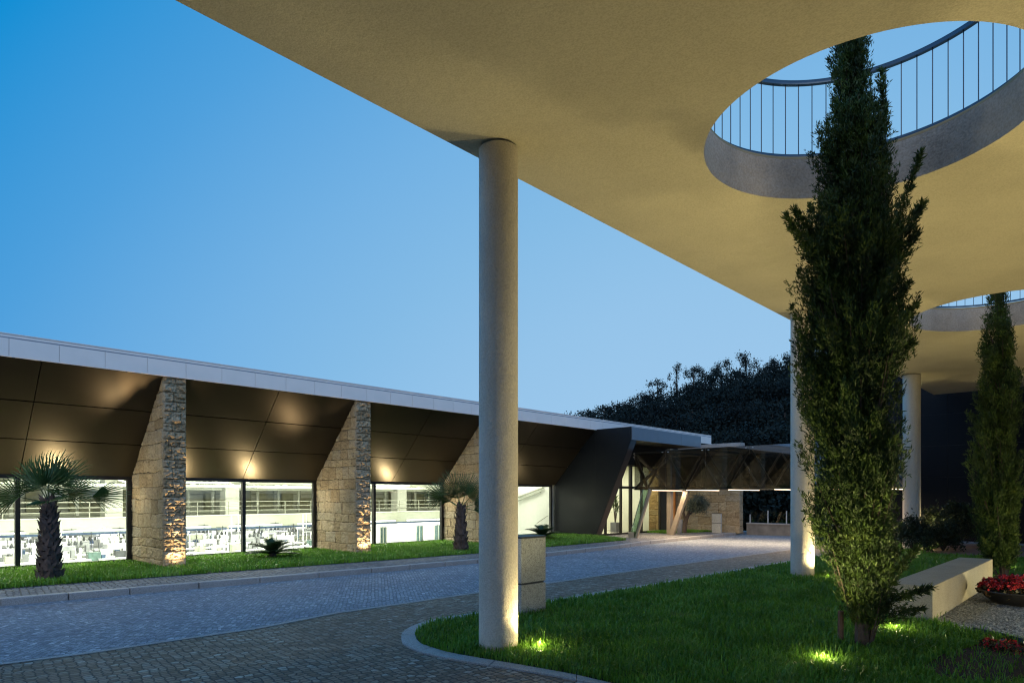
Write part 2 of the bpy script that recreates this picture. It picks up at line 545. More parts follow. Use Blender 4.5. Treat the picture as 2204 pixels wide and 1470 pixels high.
# border line between driveway and the shoulder tinted for canopy shade
BORD = [(-250, 1480), (0, 1430), (200, 1405), (380, 1378), (560, 1352), (726, 1319), (860, 1300), (1031, 1275), (1176, 1256), (1400, 1223), (1560, 1202), (1705, 1183)]
bd = [gp(u, v, -.03) for u, v in BORD]; bd.append((bd[-1][0] + 12, bd[-1][1] - .1))
OUT = [(1720, 1203), (1560, 1230), (1400, 1257.7), (1270, 1277), (1177, 1293.6), (1090, 1308), (999, 1322.7), (950, 1330), (919.6, 1336.7), (890, 1346), (872, 1356), (862, 1369), (866, 1385), (893, 1402), (959, 1417), (1025.7, 1429), (1116, 1442), (1211, 1458), (1300, 1478), (1500, 1530), (1900, 1680)]
INN = [(1720, 1208), (1560, 1236), (1400, 1263), (1270, 1284), (1177, 1300), (1090, 1314), (999, 1330), (950, 1338), (922, 1346), (903, 1355), (894, 1364), (893, 1374), (908, 1388), (967, 1406), (1031, 1417), (1116, 1431), (1238, 1453), (1330, 1475), (1540, 1520), (1950, 1660)]
out = [gp(u, v, 0) for u, v in OUT]; inn = [gp(u, v, 0) for u, v in INN]
out = [(out[0][0] + 14, out[0][1] + .4)] + out; inn = [(inn[0][0] + 14, inn[0][1] + .4)] + inn
sh = MB(); N = 80
xs = np.linspace(-12, 27, N)
for xa, xb in zip(xs[:-1], xs[1:]):
    ya, yb = interp_poly(bd, xa), interp_poly(bd, xb)
    lev = [(ya, yb)] + [(c_, c_) for c_ in (12.5, 11, 9.5, 8, 7, 6, 0, -12) if c_ < min(ya, yb)]
    for (A, B), (Dd, C) in zip(lev[:-1], lev[1:]):
        sh.add([(xa, A, road_z(A) + .008), (xb, B, road_z(B) + .008), (xb, C, road_z(C) + .008), (xa, Dd, road_z(Dd) + .008)], [(0, 3, 2, 1)])
struct(sh.build('road_shoulder', SETTS_CANOPY_TINT), 'sett paving between driveway and lawn, tinted for warm canopy shade')


def strip(name, line, wd, z, mat, seg=None):
    mb = MB()
    for (x0, y0), (x1, y1) in zip(line[:-1], line[1:]):
        mb.add([(x0, y0, z(y0)), (x1, y1, z(y1)), (x1, y1 + wd, z(y1 + wd)), (x0, y0 + wd, z(y0 + wd))], [(0, 1, 2, 3)])
    return mb.build(name, mat)


struct(strip('drain_strip', bd, .09, lambda y: road_z(y) + .014, GRANITE_KERB), 'thin pale stone line dividing driveway from shoulder')


# lawn kerb ring (flush granite) and lawn base
def resample(pl, n):
    d = [0]
    for a, b in zip(pl[:-1], pl[1:]): d.append(d[-1] + math.hypot(b[0] - a[0], b[1] - a[1]))
    t = np.linspace(0, d[-1], n)
    return list(zip(np.interp(t, d, [p[0] for p in pl]), np.interp(t, d, [p[1] for p in pl])))


INN_R = inn
ro, ri = resample(out, 140), resample(inn, 140)
# match by nearest point so that stones stay square
kr = MB()
for i in range(len(ro) - 1):
    def near(p): return min(resample_inn, key=lambda q: (q[0] - p[0]) ** 2 + (q[1] - p[1]) ** 2)
    resample_inn = ri if i == 0 else resample_inn
    a, b = ro[i], ro[i + 1]; c, d = near(b), near(a)
    if i % 4 == 3:
        b = (b[0] * .96 + a[0] * .04, b[1] * .96 + a[1] * .04); c = (c[0] * .96 + d[0] * .04, c[1] * .96 + d[1] * .04)
    kr.prism([a, b, c, d] if True else [], -.05, .012)
struct(kr.build('lawn_kerb', GRANITE_KERB), 'flush granite edging curving round the tip of the lawn')
lawn_poly = inn + [(26, -11), (26, inn[0][1])]
bm_l = MB().add([(x, y, .006) for x, y in lawn_poly], [tuple(range(len(lawn_poly)))[::-1]]).build('lawn_soil', TURF); struct(bm_l)

# gravel bed, path and soil patch
GRAV = [gp(2012, 1340), gp(2095, 1363), gp(2150, 1372), gp(2215, 1390), gp(2500, 1440), gp(2600, 1300), gp(2300, 1235), gp(2150, 1243)]
struct(MB().add([(x, y, .014) for x, y in GRAV], [tuple(range(len(GRAV)))]).build('gravel_bed', plain('gravel_base', (.12, .12, .11), .9, 0, .4, 60, .8)))
PATH = [(21.0, 4.3), (26.0, 4.3), (26.0, -11), (21.0, -11)]
struct(MB().add([(x, y, .016) for x, y in PATH], [(0, 1, 2, 3)]).build('path', plain('reddish_paving', (.20, .13, .105), .8, 0, .2, 6, .4)), 'reddish path at the foot of the dark wall')
SOILP = [gp(1985, 1440), gp(2030, 1410), gp(2100, 1392), gp(2160, 1380), gp(2230, 1392), gp(2300, 1440), gp(2160, 1480), gp(2040, 1470)]
struct(MB().add([(x, y, .018) for x, y in SOILP], [tuple(range(len(SOILP)))]).build('soil_patch', SOIL))
eb = MB(); e0 = gp(2095, 1362); e1 = gp(2150, 1373); e2 = gp(2215, 1391); e3 = gp(2400, 1432)
for a, b in ((e0, e1), (e1, e2), (e2, e3)): eb.beam((*a, .02), (*b, .02), .02, .10)
tag(eb.build('garden_edging', plain('blue_grey_edging', (.06, .08, .10), .5, .3)), 'blue grey metal edging between gravel bed and grass', 'edging')

# hill behind
hx = np.linspace(-60, 260, 60); hy = np.linspace(26, 260, 50)
X, Y = np.meshgrid(hx, hy)


def hill_z(x, y):
    xr = x * SA - y * CA; yr = x * CA + y * SA
    d = np.clip((yr - 42) / 75, 0, 1.6)
    u = CX + FPX * xr / np.maximum(yr, 1)
    top_v = np.interp(u, [900, 1240, 1300, 1385, 1450, 1560, 1700, 1900, 2300], [1000, 934, 922, 893, 880, 842, 822, 800, 780])
    return (-.2 + d * ((HY - top_v) / FPX * 100 - 2.5)) * 1.0 * (yr > 30) + .35 * vnoise(x * .2, y * .2, 3) - .36


Z = hill_z(X, Y)
ny, nx = X.shape
idx = np.arange(nx * ny).reshape(ny, nx)
F = np.stack([idx[:-1, :-1], idx[:-1, 1:], idx[1:, 1:], idx[1:, :-1]], -1).reshape(-1, 4)
V = np.stack([X.ravel(), Y.ravel(), Z.ravel()], 1)
keep = ~((V[F[:, 0], 0] < 27.5) & (V[F[:, 0], 1] < 60))
struct(npmesh('hill', V, F[keep], plain('forest_floor', (.02, .025, .018), .95, 0, .3, .5), smooth=True))


# ------------------------------------------------------------------ grass
def in_poly(px, py, poly):
    c = np.zeros(len(px), bool); n = len(poly); j = n - 1
    for i in range(n):
        xi, yi = poly[i]; xj, yj = poly[j]
        k = ((yi > py) != (yj > py)) & (px < (xj - xi) * (py - yi) / ((yj - yi) + 1e-12) + xi)
        c ^= k; j = i
    return c


def blades(px, py, z, length, width, seed):
    r = np.random.default_rng(seed); n = len(px)
    a = r.uniform(0, 2 * np.pi, n); L = length * r.uniform(.55, 1.25, n); lean = r.uniform(.1, .75, n); w_ = width * r.uniform(.7, 1.3, n)
    dx, dy = np.cos(a), np.sin(a); b = a + np.pi / 2 + r.uniform(-.6, .6, n); wx, wy = np.cos(b) * w_ / 2, np.sin(b) * w_ / 2
    P = np.zeros((n, 5, 3))
    P[:, 0] = np.stack([px - wx, py - wy, z], 1); P[:, 1] = np.stack([px + wx, py + wy, z], 1)
    mx, my, mz = px + dx * L * lean * .3, py + dy * L * lean * .3, z + L * .6
    P[:, 2] = np.stack([mx + wx * .85, my + wy * .85, mz], 1); P[:, 3] = np.stack([mx - wx * .85, my - wy * .85, mz], 1)
    P[:, 4] = np.stack([px + dx * L * lean, py + dy * L * lean, z + L * (1.0 - lean * .35)], 1)
    base = np.arange(n)[:, None] * 5
    q = base + np.array([0, 1, 2]); q2 = base + np.array([0, 2, 3]); q3 = base + np.array([3, 2, 4])
    return P.reshape(-1, 3), np.concatenate([q, q2, q3])


def scatter(poly, dens, seed):
    r = np.random.default_rng(seed)
    xs_ = [p[0] for p in poly]; ys_ = [p[1] for p in poly]
    x0, x1, y0, y1 = min(xs_), max(xs_), min(ys_), max(ys_)
    n = int((x1 - x0) * (y1 - y0) * dens)
    px = r.uniform(x0, x1, n); py = r.uniform(y0, y1, n)
    k = in_poly(px, py, poly); return px[k], py[k]


vis = [gp(870, 1370), gp(920, 1330), gp(1720, 1200), (26, 5.2), (26, -3.5), gp(2230, 1500), gp(1100, 1520)]
px, py = scatter(lawn_poly, 3000, 5)
xr = px * SA - py * CA; yr = px * CA + py * SA
u = CX + FPX * xr / np.maximum(yr, .1)
k = (yr > 5.0) & (u > 820) & (u < 2300)
d = np.clip((6.5 / np.maximum(yr, 1)) ** 1.5, .12, 1)
k &= RNG.uniform(0, 1, len(px)) < d
k &= ~in_poly(px, py, GRAV) & ~in_poly(px, py, PATH)
s_ = in_poly(px, py, SOILP); k &= ~(s_ & (RNG.uniform(0, 1, len(px)) < .88))
px, py, yr = px[k], py[k], yr[k]
clump = fbm(px * 3, py * 3, 9)
V1, F1 = blades(px, py, np.full(len(px), .0), (.062 + .062 * clump) * np.where(RNG.uniform(0, 1, len(px)) < .06, 1.5, 1.0), .0100 * np.clip(yr / 6.5, 1, 2.5) ** .8, 21)
struct(npmesh('lawn_grass', V1, F1, GRASSM), 'coarse green lawn under the canopy', 'stuff')
fl = [p for p in gr] + [(21.3, 15.4), (21.3, 17.6), (gr[0][0], 17.6)]
px, py = scatter(fl, 900, 8)
V2, F2 = blades(px, py, np.zeros(len(px)), np.full(len(px), .11), np.full(len(px), .018), 22)
struct(npmesh('verge_grass', V2, F2, GRASSM), 'strip of grass along the factory front', 'stuff')
fl2 = [(25.1, 14.6), (27.85, 13.6), (27.85, 15.55), (25.1, 15.55)]
px, py = scatter(fl2, 700, 18)
V2, F2 = blades(px, py, np.zeros(len(px)), np.full(len(px), .10), np.full(len(px), .02), 23)
struct(npmesh('verge_grass', V2, F2, GRASSM), 'small patch of grass under the olive tree', 'stuff')

# pebbles
px, py = scatter(GRAV, 2600, 12)
xr = px * SA - py * CA; yr = px * CA + py * SA; u = CX + FPX * xr / yr
k = u < 2260; px, py = px[k], py[k]
n = len(px); R = RNG.uniform(.009, .019, n)
octa = np.array([(1, 0, 0), (.5, .85, .1), (-.5, .8, 0), (-1, .1, .1), (-.45, -.85, 0), (.55, -.8, .1), (.1, .1, .7), (-.05, 0, -.6)])
fo = np.array([(0, 1, 6), (1, 2, 6), (2, 3, 6), (3, 4, 6), (4, 5, 6), (5, 0, 6)])
a = RNG.uniform(0, 6.28, n); sc3 = RNG.uniform(.6, 1.2, (n, 3))
loc = octa[None] * sc3[:, None] * R[:, None, None]
c_, s_ = np.cos(a)[:, None], np.sin(a)[:, None]
PX = loc[:, :, 0] * c_ - loc[:, :, 1] * s_ + px[:, None]; PY = loc[:, :, 0] * s_ + loc[:, :, 1] * c_ + py[:, None]; PZ = loc[:, :, 2] + .018 + RNG.uniform(0, .012, n)[:, None]
Vp = np.stack([PX, PY, PZ], -1).reshape(-1, 3); Fp = (np.arange(n)[:, None, None] * 8 + fo[None]).reshape(-1, 3)
tone = np.repeat(RNG.uniform(0, 1, n), 8)
pm = M('pebbles', .8, 0); pm.color(pm.ramp(pm.attr(), [(0, (.14, .16, .17)), (.5, (.28, .31, .32)), (1, (.50, .52, .52))]))
struct(npmesh('gravel', Vp, Fp, pm.m, attr=tone), 'grey gravel chippings beside the bench', 'stuff')

# ------------------------------------------------------------------ canopy
H0, H1 = 5.24, 5.72
canopy = empty('canopy', (13.4, 4.75, 0), 'tall beige concrete canopy on round columns with circular openings in its roof', 'canopy')
holes = [(7.129, 1.943, 1.50), (16.04, 1.86, 1.53), (-1.8, 1.9, 1.5), (24.2, 1.86, 1.2)]
holes = holes[:2]
outer = [(-9, 5.10), (27.5, 5.10), (27.5, -11), (-9, -11)]
import bmesh
bm = bmesh.new()
rings = []


def ring2(pts):
    vb = [bm.verts.new((x, y, H0)) for x, y in pts]; vt = [bm.verts.new((x, y, H1)) for x, y in pts]
    n = len(pts)
    eb_ = [bm.edges.new((vb[i], vb[(i + 1) % n])) for i in range(n)]; et_ = [bm.edges.new((vt[i], vt[(i + 1) % n])) for i in range(n)]
    for i in range(n): bm.faces.new((vb[i], vb[(i + 1) % n], vt[(i + 1) % n], vt[i]))
    return eb_, et_


EB, ET = ring2(outer)
for cx_, cy_, r_ in holes:
    a_, b_ = ring2([(cx_ + r_ * math.cos(2 * math.pi * i / 96), cy_ + r_ * math.sin(2 * math.pi * i / 96)) for i in range(96)])
    EB += a_; ET += b_
bmesh.ops.triangle_fill(bm, edges=EB, use_beauty=True); bmesh.ops.triangle_fill(bm, edges=ET, use_beauty=True)
bmesh.ops.recalc_face_normals(bm, faces=bm.faces)
me = bpy.data.meshes.new('roof_slab'); bm.to_mesh(me); bm.free()
slab = link('roof_slab', me, STUCCO); adopt(canopy, slab)
me.materials.append(make_stucco('shaded_stained_opening_render', (.40, .33, .26), .6, 40, .6, .62).m)  # opening walls: same render, darkened in colour for shade, plus stains
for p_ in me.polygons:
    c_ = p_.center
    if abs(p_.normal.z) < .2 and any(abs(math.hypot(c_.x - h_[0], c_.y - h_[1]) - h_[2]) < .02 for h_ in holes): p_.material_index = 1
colp = [(4.90, 4.81, .205), (13.42, 4.72, .218), (22.5, 4.74, .235)]
for i, (x, y, r) in enumerate(colp):
    mb = MB(); n = 14
    mb.lathe([(r, -.02 + (H0 + .0) * t / n) for t in range(n + 1)], (x, y), 64)
    c = mb.build('column', STUCCO_COL, None, True); adopt(canopy, c)
# drip line under the canopy edge and roof kerb rings with railings
for hi, (cx_, cy_, r_) in enumerate(holes):
    trim = MB(); rr = r_ + .008
    trim.lathe([(rr, 0), (rr, .035), (rr + .05, .035), (rr + .05, 0), (rr, 0)], (cx_, cy_), 96, H1 + .002)
    adopt(canopy, trim.build('opening_trim', plain('ochre_flashing', (.30, .19, .07), .6), None, True))
    R2 = r_ + .09
    rail = MB().lathe([(R2 - .025, 0), (R2 - .025, .05), (R2 + .025, .05), (R2 + .025, 0), (R2 - .025, 0)], (cx_, cy_), 96, H1 + .96).build('railing', RAIL, None, True)
    adopt(canopy, rail)
    lo = MB().lathe([(R2 - .02, 0), (R2 - .02, .03), (R2 + .02, .03), (R2 + .02, 0), (R2 - .02, 0)], (cx_, cy_), 96, H1 + .07).build('bottom_rail', RAIL, None, True)
    lo.parent = rail
    nb = 62
    b0 = MB().tube([(0, 0, 0), (0, 0, .87)], .006, 6).build('baluster', RAIL, rail)
    for i in range(nb):
        b = b0 if i == 0 else b0.copy()
        if i: COL.objects.link(b)
        b.parent = rail
        a_ = 2 * math.pi * i / nb
        b.location = (cx_ + R2 * math.cos(a_), cy_ + R2 * math.sin(a_), H1 + .10)

# ------------------------------------------------------------------ factory
fac = empty('factory_building', (12, 16, 0), 'long low factory with sloping bronze soffit, stone fins, white roof edge and lit windows', 'building')
NF, NW, ZW, ZF, ZT, ZS = 15.5, 17.6, 2.06, 4.25, 4.69, .07
PS = [.33, 5.25, 10.2, 15.17]
PW = .48
S_END = 21.3


def ashlar_face(name, axis, fixed, a0, a1, z0, z1, widthf, amp, seed, da, dz, facing, bw=(.28, .55), rh=(.20, .38)):
    """grid in (a,z); widthf(z)-> far limit of a; displaced along facing"""
    na = int((a1 - a0) / da) + 1; nz = int((z1 - z0) / dz) + 1
    t = np.linspace(0, 1, na); zz = np.linspace(z0, z1, nz)
    T, ZZ = np.meshgrid(t, zz)
    wz = np.array([widthf(z) for z in zz])[:, None]
    A = a0 + (wz - a0) * T
    r = random.Random(seed)
    rows = [z0]
    while rows[-1] < z1: rows.append(rows[-1] + r.uniform(*rh))
    rows = np.array(rows)
    wob = (fbm(A * 2.0, ZZ * 2.0, seed, 2) - .4) * .10
    zw = ZZ + wob
    ri_ = np.clip(np.searchsorted(rows, zw) - 1, 0, len(rows) - 2)
    dzm = np.minimum(zw - rows[ri_], rows[ri_ + 1] - zw)
    dam = np.full(A.shape, 9.0); bid = np.zeros(A.shape)
    for k_ in range(len(rows) - 1):
        cuts = [a0 - r.uniform(0, .3)]
        while cuts[-1] < max(a1, a0) + .6: cuts.append(cuts[-1] + r.uniform(*bw))
        cuts = np.array(cuts); sel = ri_ == k_
        aa = A[sel] + (vnoise(A[sel] * 3, ZZ[sel] * 3, seed + 5) - .5) * .04
        ci = np.clip(np.searchsorted(cuts, aa) - 1, 0, len(cuts) - 2)
        dam[sel] = np.minimum(np.abs(aa - cuts[ci]), np.abs(cuts[ci + 1] - aa)); bid[sel] = k_ * 31 + ci
    edge = np.minimum(dzm, dam)
    rnd = _hash(bid, bid * 0 + seed, 3)
    pillow = np.clip(edge / .022, 0, 1) ** .7
    rough = (fbm(A * 16, ZZ * 22, seed, 4) - .45) * 3.2 * amp + (np.abs(fbm(A * 7, ZZ * 11, seed + 40, 3) - .45)) * amp * 3.0
    dsp = pillow * (amp * .5 + rough + (rnd - .5) * amp * .5) - np.clip(1 - edge / .012, 0, 1) * .018
    ef = np.clip(np.minimum(np.minimum(T, 1 - T) * (wz - a0) / .02, 1), 0, 1)
    dsp = dsp * ef
    if axis == 'x':   # face in x-z plane, fixed y, facing -y
        P = np.stack([A, fixed + facing * dsp, ZZ], -1)
    else:
        P = np.stack([fixed + facing * dsp, A, ZZ], -1)
    id_ = np.arange(na * nz).reshape(nz, na)
    Fq = np.stack([id_[:-1, :-1], id_[:-1, 1:], id_[1:, 1:], id_[1:, :-1]], -1).reshape(-1, 4)
    if (axis == 'x') == (facing > 0): Fq = Fq[:, ::-1]
    tn = .12 + rnd * .78 + .1 * vnoise(A * 4, ZZ * 4, seed + 9)
    return P.reshape(-1, 3), Fq, np.where((edge < (.004 if amp > .02 else .009)) & (ef > .5), 0.0, tn).ravel()


def join_np(parts):
    vs = []; fs = []; ts = []; b = 0
    for v, f, t in parts: vs.append(v); fs.append(f + b); ts.append(t); b += len(v)
    return np.concatenate(vs), np.concatenate(fs), np.concatenate(ts)


def fin_width(z):
    if z <= ZW: return NW + .05
    return max(NF + .03, NW + .05 - (z - ZW) / (ZF - ZW) * (NW - NF))


for i, s0 in enumerate(PS):
    parts = [ashlar_face('f', 'x', NF + .03, s0, s0 + PW, -.05, ZF, lambda z: s0 + PW, .040, 100 + i, .011, .011, -1, (.22, .5), (.15, .30)),
             ashlar_face('l', 'y', s0, NF + .03, NW, -.05, ZF, fin_width, .013, 200 + i, .014, .014, -1),
             ashlar_face('r', 'y', s0 + PW, NF + .03, NW, -.05, ZF, fin_width, .012, 300 + i, .06, .05, 1)]
    V_, F_, T_ = join_np(parts)
    p = npmesh('stone_fin', V_, F_, ASHLAR, None, True, T_); adopt(fac, p)

# soffit panels per bay, with open joints
BAYS = [(-4.2, .33), (.81, 5.25), (5.73, 10.2), (10.68, 15.17), (15.65, S_END)]


def sof(t):  # t 0 at top front, 1 at bottom back
    return NF + .03 + (NW - NF - .05) * t, ZF - .01 - (ZF - ZW - .03) * t


for bi, (s0, s1) in enumerate(BAYS):
    mid = (s0 + s1) / 2; gp_ = .008
    mb = MB()
    cuts = [s0, mid, s1] if bi < 4 else [s0, s0 + 2.25, s1]
    for j in range(3):
        t0, t1 = j / 3 + (.004 if j else 0), (j + 1) / 3 - (.004 if j < 2 else 0)
        for a, b in zip(cuts[:-1], cuts[1:]):
            aa = a + (gp_ if a != s0 else 0); bb = b - (gp_ if b != s1 else 0)
            y0, z0 = sof(t0); y1, z1 = sof(t1)
            mb.add([(aa, y0, z0), (bb, y0, z0), (bb, y1, z1), (aa, y1, z1), (aa, y0 + .03, z0 + .03), (bb, y0 + .03, z0 + .03), (bb, y1 + .03, z1 + .03), (aa, y1 + .03, z1 + .03)],
                   [(0, 1, 2, 3), (7, 6, 5, 4), (0, 4, 5, 1), (1, 5, 6, 2), (2, 6, 7, 3), (3, 7, 4, 0)])
    adopt(fac, mb.build('soffit_cladding', BRONZE))
back = MB(); y0, z0 = sof(0); y1, z1 = sof(1)
back.add([(-4.2, y0 + .06, z0 + .05), (S_END, y0 + .06, z0 + .05), (S_END, y1 + .06, z1 + .05), (-4.2, y1 + .06, z1 + .05)], [(0, 1, 2, 3)])
adopt(fac, back.build('cladding_backing', FRAME))

# fascia: white composite panels, cap and lower trim
mb = MB(); x = -3.9
while x < 31.1:
    x2 = min(x + .8, 31.15); mb.box(x + .004, x2 - .004, NF - .06, NF - .03, ZF + .02, ZT - .10); x = x2
fas = mb.build('fascia', FASCIA); adopt(fac, fas)
mb = MB(); mb.box(-4, 31.2, NF - .03, NF + .05, ZF + .0, ZT - .07); adopt(fac, mb.build('fascia_backing', plain('fascia_joint', (.22, .23, .26), .6)))
mb = MB(); mb.box(-4, 31.22, NF - .02, NF + .22, ZT - .085, ZT - .012); mb.box(-4, 31.24, NF - .035, NF + .24, ZT - .012, ZT + .004)
mb.box(-4, 31.2, NF - .065, NF - .03, ZF - .008, ZF + .018)
adopt(fac, mb.build('roof_trim', FASCIA))
adopt(fac, MB().box(-4, 31.2, NF + .25, 44, ZT - .25, ZT - .10).build('roof', plain('roof_membrane', (.25, .25, .26), .9)))

# windows
WB = [(-4.2, .33, -1.9), (.81, 5.25, 3.0), (5.73, 10.2, 8.0), (10.68, 15.17, 12.25), (15.65, 21.15, 18.3)]
for wi, (s0, s1, mid) in enumerate(WB):
    fr = MB(); t = .055; d0, d1 = NW - .02, NW + .08
    fr.box(s0, s1, d0, d1, -.03, ZS + .02); fr.box(s0, s1, d0, d1, ZW - .07, ZW + .06)
    fr.box(s0, s0 + t, d0, d1, ZS + .02, ZW - .07); fr.box(s1 - t - .06, s1, d0, d1, ZS + .02, ZW - .07)
    win = fr.build('window', FRAME); adopt(fac, win)
    mu = MB().box(mid - .045, mid + .045, d0 - .01, d1, ZS + .022, ZW - .072).build('mullion', FRAME); mu.parent = win
    for a, b in ((s0 + t, mid - .045), (mid + .045, s1 - t - .06)):
        g_ = MB().add([(a, NW + .03, ZS + .02), (b, NW + .03, ZS + .02), (b, NW + .03, ZW - .07), (a, NW + .03, ZW - .07)], [(0, 1, 2, 3)]).build('pane', GLASS); g_.parent = win

def xs_at(u, y):
    r_ = (u - CX) / FPX
    return y * (SA * r_ + CA) / (SA - CA * r_)


# hall interior shell
inn_ = MB()
X0, X1, YB = -6.0, 38.0, 41.0
inn_.add([(X0, YB, -1.1), (X1, YB, -1.1), (X1, YB, 4.2), (X0, YB, 4.2)], [(0, 1, 2, 3)])
inn_.add([(X0, NW + .2, -1.1), (X0, YB, -1.1), (X0, YB, 4.2), (X0, NW + .2, 4.2)], [(0, 1, 2, 3)])
inn_.add([(X1, NW + .2, -1.1), (X1, YB, -1.1), (X1, YB, 4.2), (X1, NW + .2, 4.2)], [(3, 2, 1, 0)])
inn_.add([(X0, NW + .2, 3.6), (X1, NW + .2, 3.6), (X1, YB, 3.6), (X0, YB, 3.6)], [(0, 1, 2, 3)])
inn_.add([(X0, NW + .2, -1.1), (19.6, NW + .2, -1.1), (19.6, NW + .2, -.03), (X0, NW + .2, -.03)], [(0, 1, 2, 3)])
inn_.add([(X0, NW + .2, ZW + .1), (21.3, NW + .2, ZW + .1), (21.3, NW + .2, 3.6), (X0, NW + .2, 3.6)], [(0, 1, 2, 3)])
inn_.add([(27.9, NW + .2, -1.1), (X1, NW + .2, -1.1), (X1, NW + .2, 3.6), (27.9, NW + .2, 3.6)], [(0, 1, 2, 3)])
hall = inn_.build('hall_wall', WHITE); adopt(fac, hall)
adopt(fac, MB().add([(X0, NW + .2, -1.1), (X1, NW + .2, -1.1), (X1, YB, -1.1), (X0, YB, -1.1)], [(0, 1, 2, 3)]).build('hall_floor', plain('pale_hall_floor', (.62, .64, .62), .35, 0, .06)))
# gallery slab and beam
gal = MB(); gal.box(X0, X1, 28.0, YB - .02, .66, .78)
adopt(fac, gal.build('gallery_floor', PALE))
adopt(fac, MB().box(X0, X1, 27.85, 27.99, .24, .78).build('gallery_beam', plain('gallery_beam_paint', (.40, .42, .34), .6, 0, .04)))
adopt(fac, MB().box(X0, X1, 27.82, 28.02, .783, .82).build('gallery_edge', WHITE))
adopt(fac, MB().box(X0, X1, 27.3, 27.42, .22, .30).build('cable_tray', BLUEBAR))
for x in np.arange(X0 + 8.6, X1 - 8.0, 3.1):
    t_ = MB().box(x, x + 2.3, 27.44, 27.54, .33, .37).build('tube_light', LEDC); adopt(fac, t_)
# gallery railing
rl = MB()
for z in (1.0, 1.18, 1.38): rl.beam((X0, 28.3, z), (X1, 28.3, z), .03, .03)
for x in np.arange(X0, X1, 1.3): rl.beam((x, 28.3, .78), (x, 28.3, 1.38), .03, .03)
adopt(fac, rl.build('gallery_railing', plain('railing_paint', (.45, .46, .38), .5)))
# columns in the hall, roof trusses
for x in (-1.65, 3.05, 7.75, 12.45, 17.15, 21.85, 26.55):
    adopt(fac, MB().box(x, x + .62, 29.2, 29.8, -1.1, 2.35).build('hall_column', WHITE))
for x in np.arange(-5, 34, 1.15):
    adopt(fac, MB().box(x, x + .12, 33.0, 33.12, .78, 2.9).build('hall_post', WHITE))
for y in (25.0, 29.5, 34.5, 38.5):
    tr = MB(); zt, zb = {21.5: (2.6, 2.2), 25.0: (2.35, 1.98), 29.5: (2.45, 1.92), 34.5: (2.6, 2.0), 38.5: (2.9, 2.15)}[y]
    tr.beam((X0, y, zt), (X1, y, zt), .10, .12); tr.beam((X0, y, zb), (X1, y, zb), .09, .10)
    x = X0; k_ = 0
    while x < X1 - .9:
        tr.beam((x, y, zb if k_ % 2 else zt), (x + .9, y, zt if k_ % 2 else zb), .05, .06); x += .9; k_ += 1
    adopt(fac, tr.build('roof_truss', TRUSS))
for x in np.arange(X0 + 1, X1, 3.3):
    pr = MB()
    for z in (2.0, 2.3): pr.beam((x, 19, z), (x, 40.5, z + .35), .07, .08)
    y = 19.5
    while y < 39: pr.beam((x, y, 2.28 + (y - 19) * .016), (x, y + .8, 2.5 + (y - 18) * .016), .04, .04); y += .9
    adopt(fac, pr.build('roof_truss', TRUSS))
# high cabinets, windows and frames along the back wall of the gallery
cb = MB(); r = random.Random(4)
x = X0 + .5
while x < X1 - 1.5:
    wd = r.uniform(.6, 1.6)
    cb.box(x, x + wd, YB - .35, YB - .06, .80, .80 + r.choice([.7, 1.0, 1.3])); x += wd + r.uniform(.3, 1.1)
adopt(fac, cb.build('gallery_cabinet', plain('cabinet_beige', (.45, .44, .32), .6, 0, .2, 3)))
pn = MB()
for z in (1.75, 2.1): pn.beam((X0, YB - .1, z), (X1, YB - .1, z), .06, .05)
for x in np.arange(X0, X1, 1.9): pn.beam((x, YB - .08, .8), (x, YB - .08, 3.2), .05, .07)
adopt(fac, pn.build('wall_duct', plain('duct_grey', (.45, .46, .40), .5)))
# partition in the third bay and plain wall in the fourth
part_ = MB(); y = 30.5
du = [(818, 832), (858, 870), (895, 911), (934, 953), (985, 1000)]
dx_ = [(xs_at(a, y), xs_at(b, y)) for a, b in du]
ed = [19.6] + [q for d_ in dx_ for q in d_] + [X1 - .1]
for a, b in zip(ed[::2], ed[1::2]): part_.box(a, b, y, y + .1, -1.1, .65)
for a, b in dx_: part_.box(a, b, y, y + .1, -.12, .65)
adopt(fac, part_.build('partition', WHITE))
for a, b in dx_:
    dr = MB().box(a + .05, b - .05, y + .04, y + .08, -1.05, -.16).build('partition_door', GREENGL); adopt(fac, dr)
    fr_ = MB().box(a, a + .04, y - .03, y + .12, -1.1, -.13); fr_.box(b - .04, b, y - .03, y + .12, -1.1, -.13); fr_.box((a + b) / 2 - .02, (a + b) / 2 + .02, y - .02, y + .1, -1.05, -.13); q = fr_.build('door_frame', PALE); adopt(fac, q)
adopt(fac, MB().box(19.6, 27.8, 20.3, 20.4, -1.1, 3.5).build('lobby_wall', WHITE))
adopt(fac, MB().box(21.28, 21.34, NW + .1, 20.3, -.05, 3.5).build('lobby_side_wall', WHITE))
st = MB(); st.beam((21.2, 19.6, 1.56), (21.2, 18.15, 1.97), .08, .05); st.beam((21.2, 19.6, 1.40), (21.2, 18.3, 1.78), .08, .03)
st.beam((21.2, 18.5, .45), (21.2, 17.9, .78), .03, .02)
adopt(fac, st.build('stair', PALE))
adopt(fac, MB().add([(19.6, NW + .2, .0), (21.3, NW + .2, .0), (21.3, 20.3, .0), (19.6, 20.3, .0)], [(0, 1, 2, 3)]).build('lobby_floor', WHITE2))


def area(name, loc, sx, sy, power, col, rot=(0, 0, 0), parent=None):
    l_ = bpy.data.lights.new(name, 'AREA'); l_.shape = 'RECTANGLE'; l_.size = sx; l_.size_y = sy; l_.energy = power; l_.color = col
    o_ = bpy.data.objects.new(name, l_); COL.objects.link(o_); o_.location = loc; o_.rotation_euler = rot
    if parent: adopt(parent, o_)
    return o_


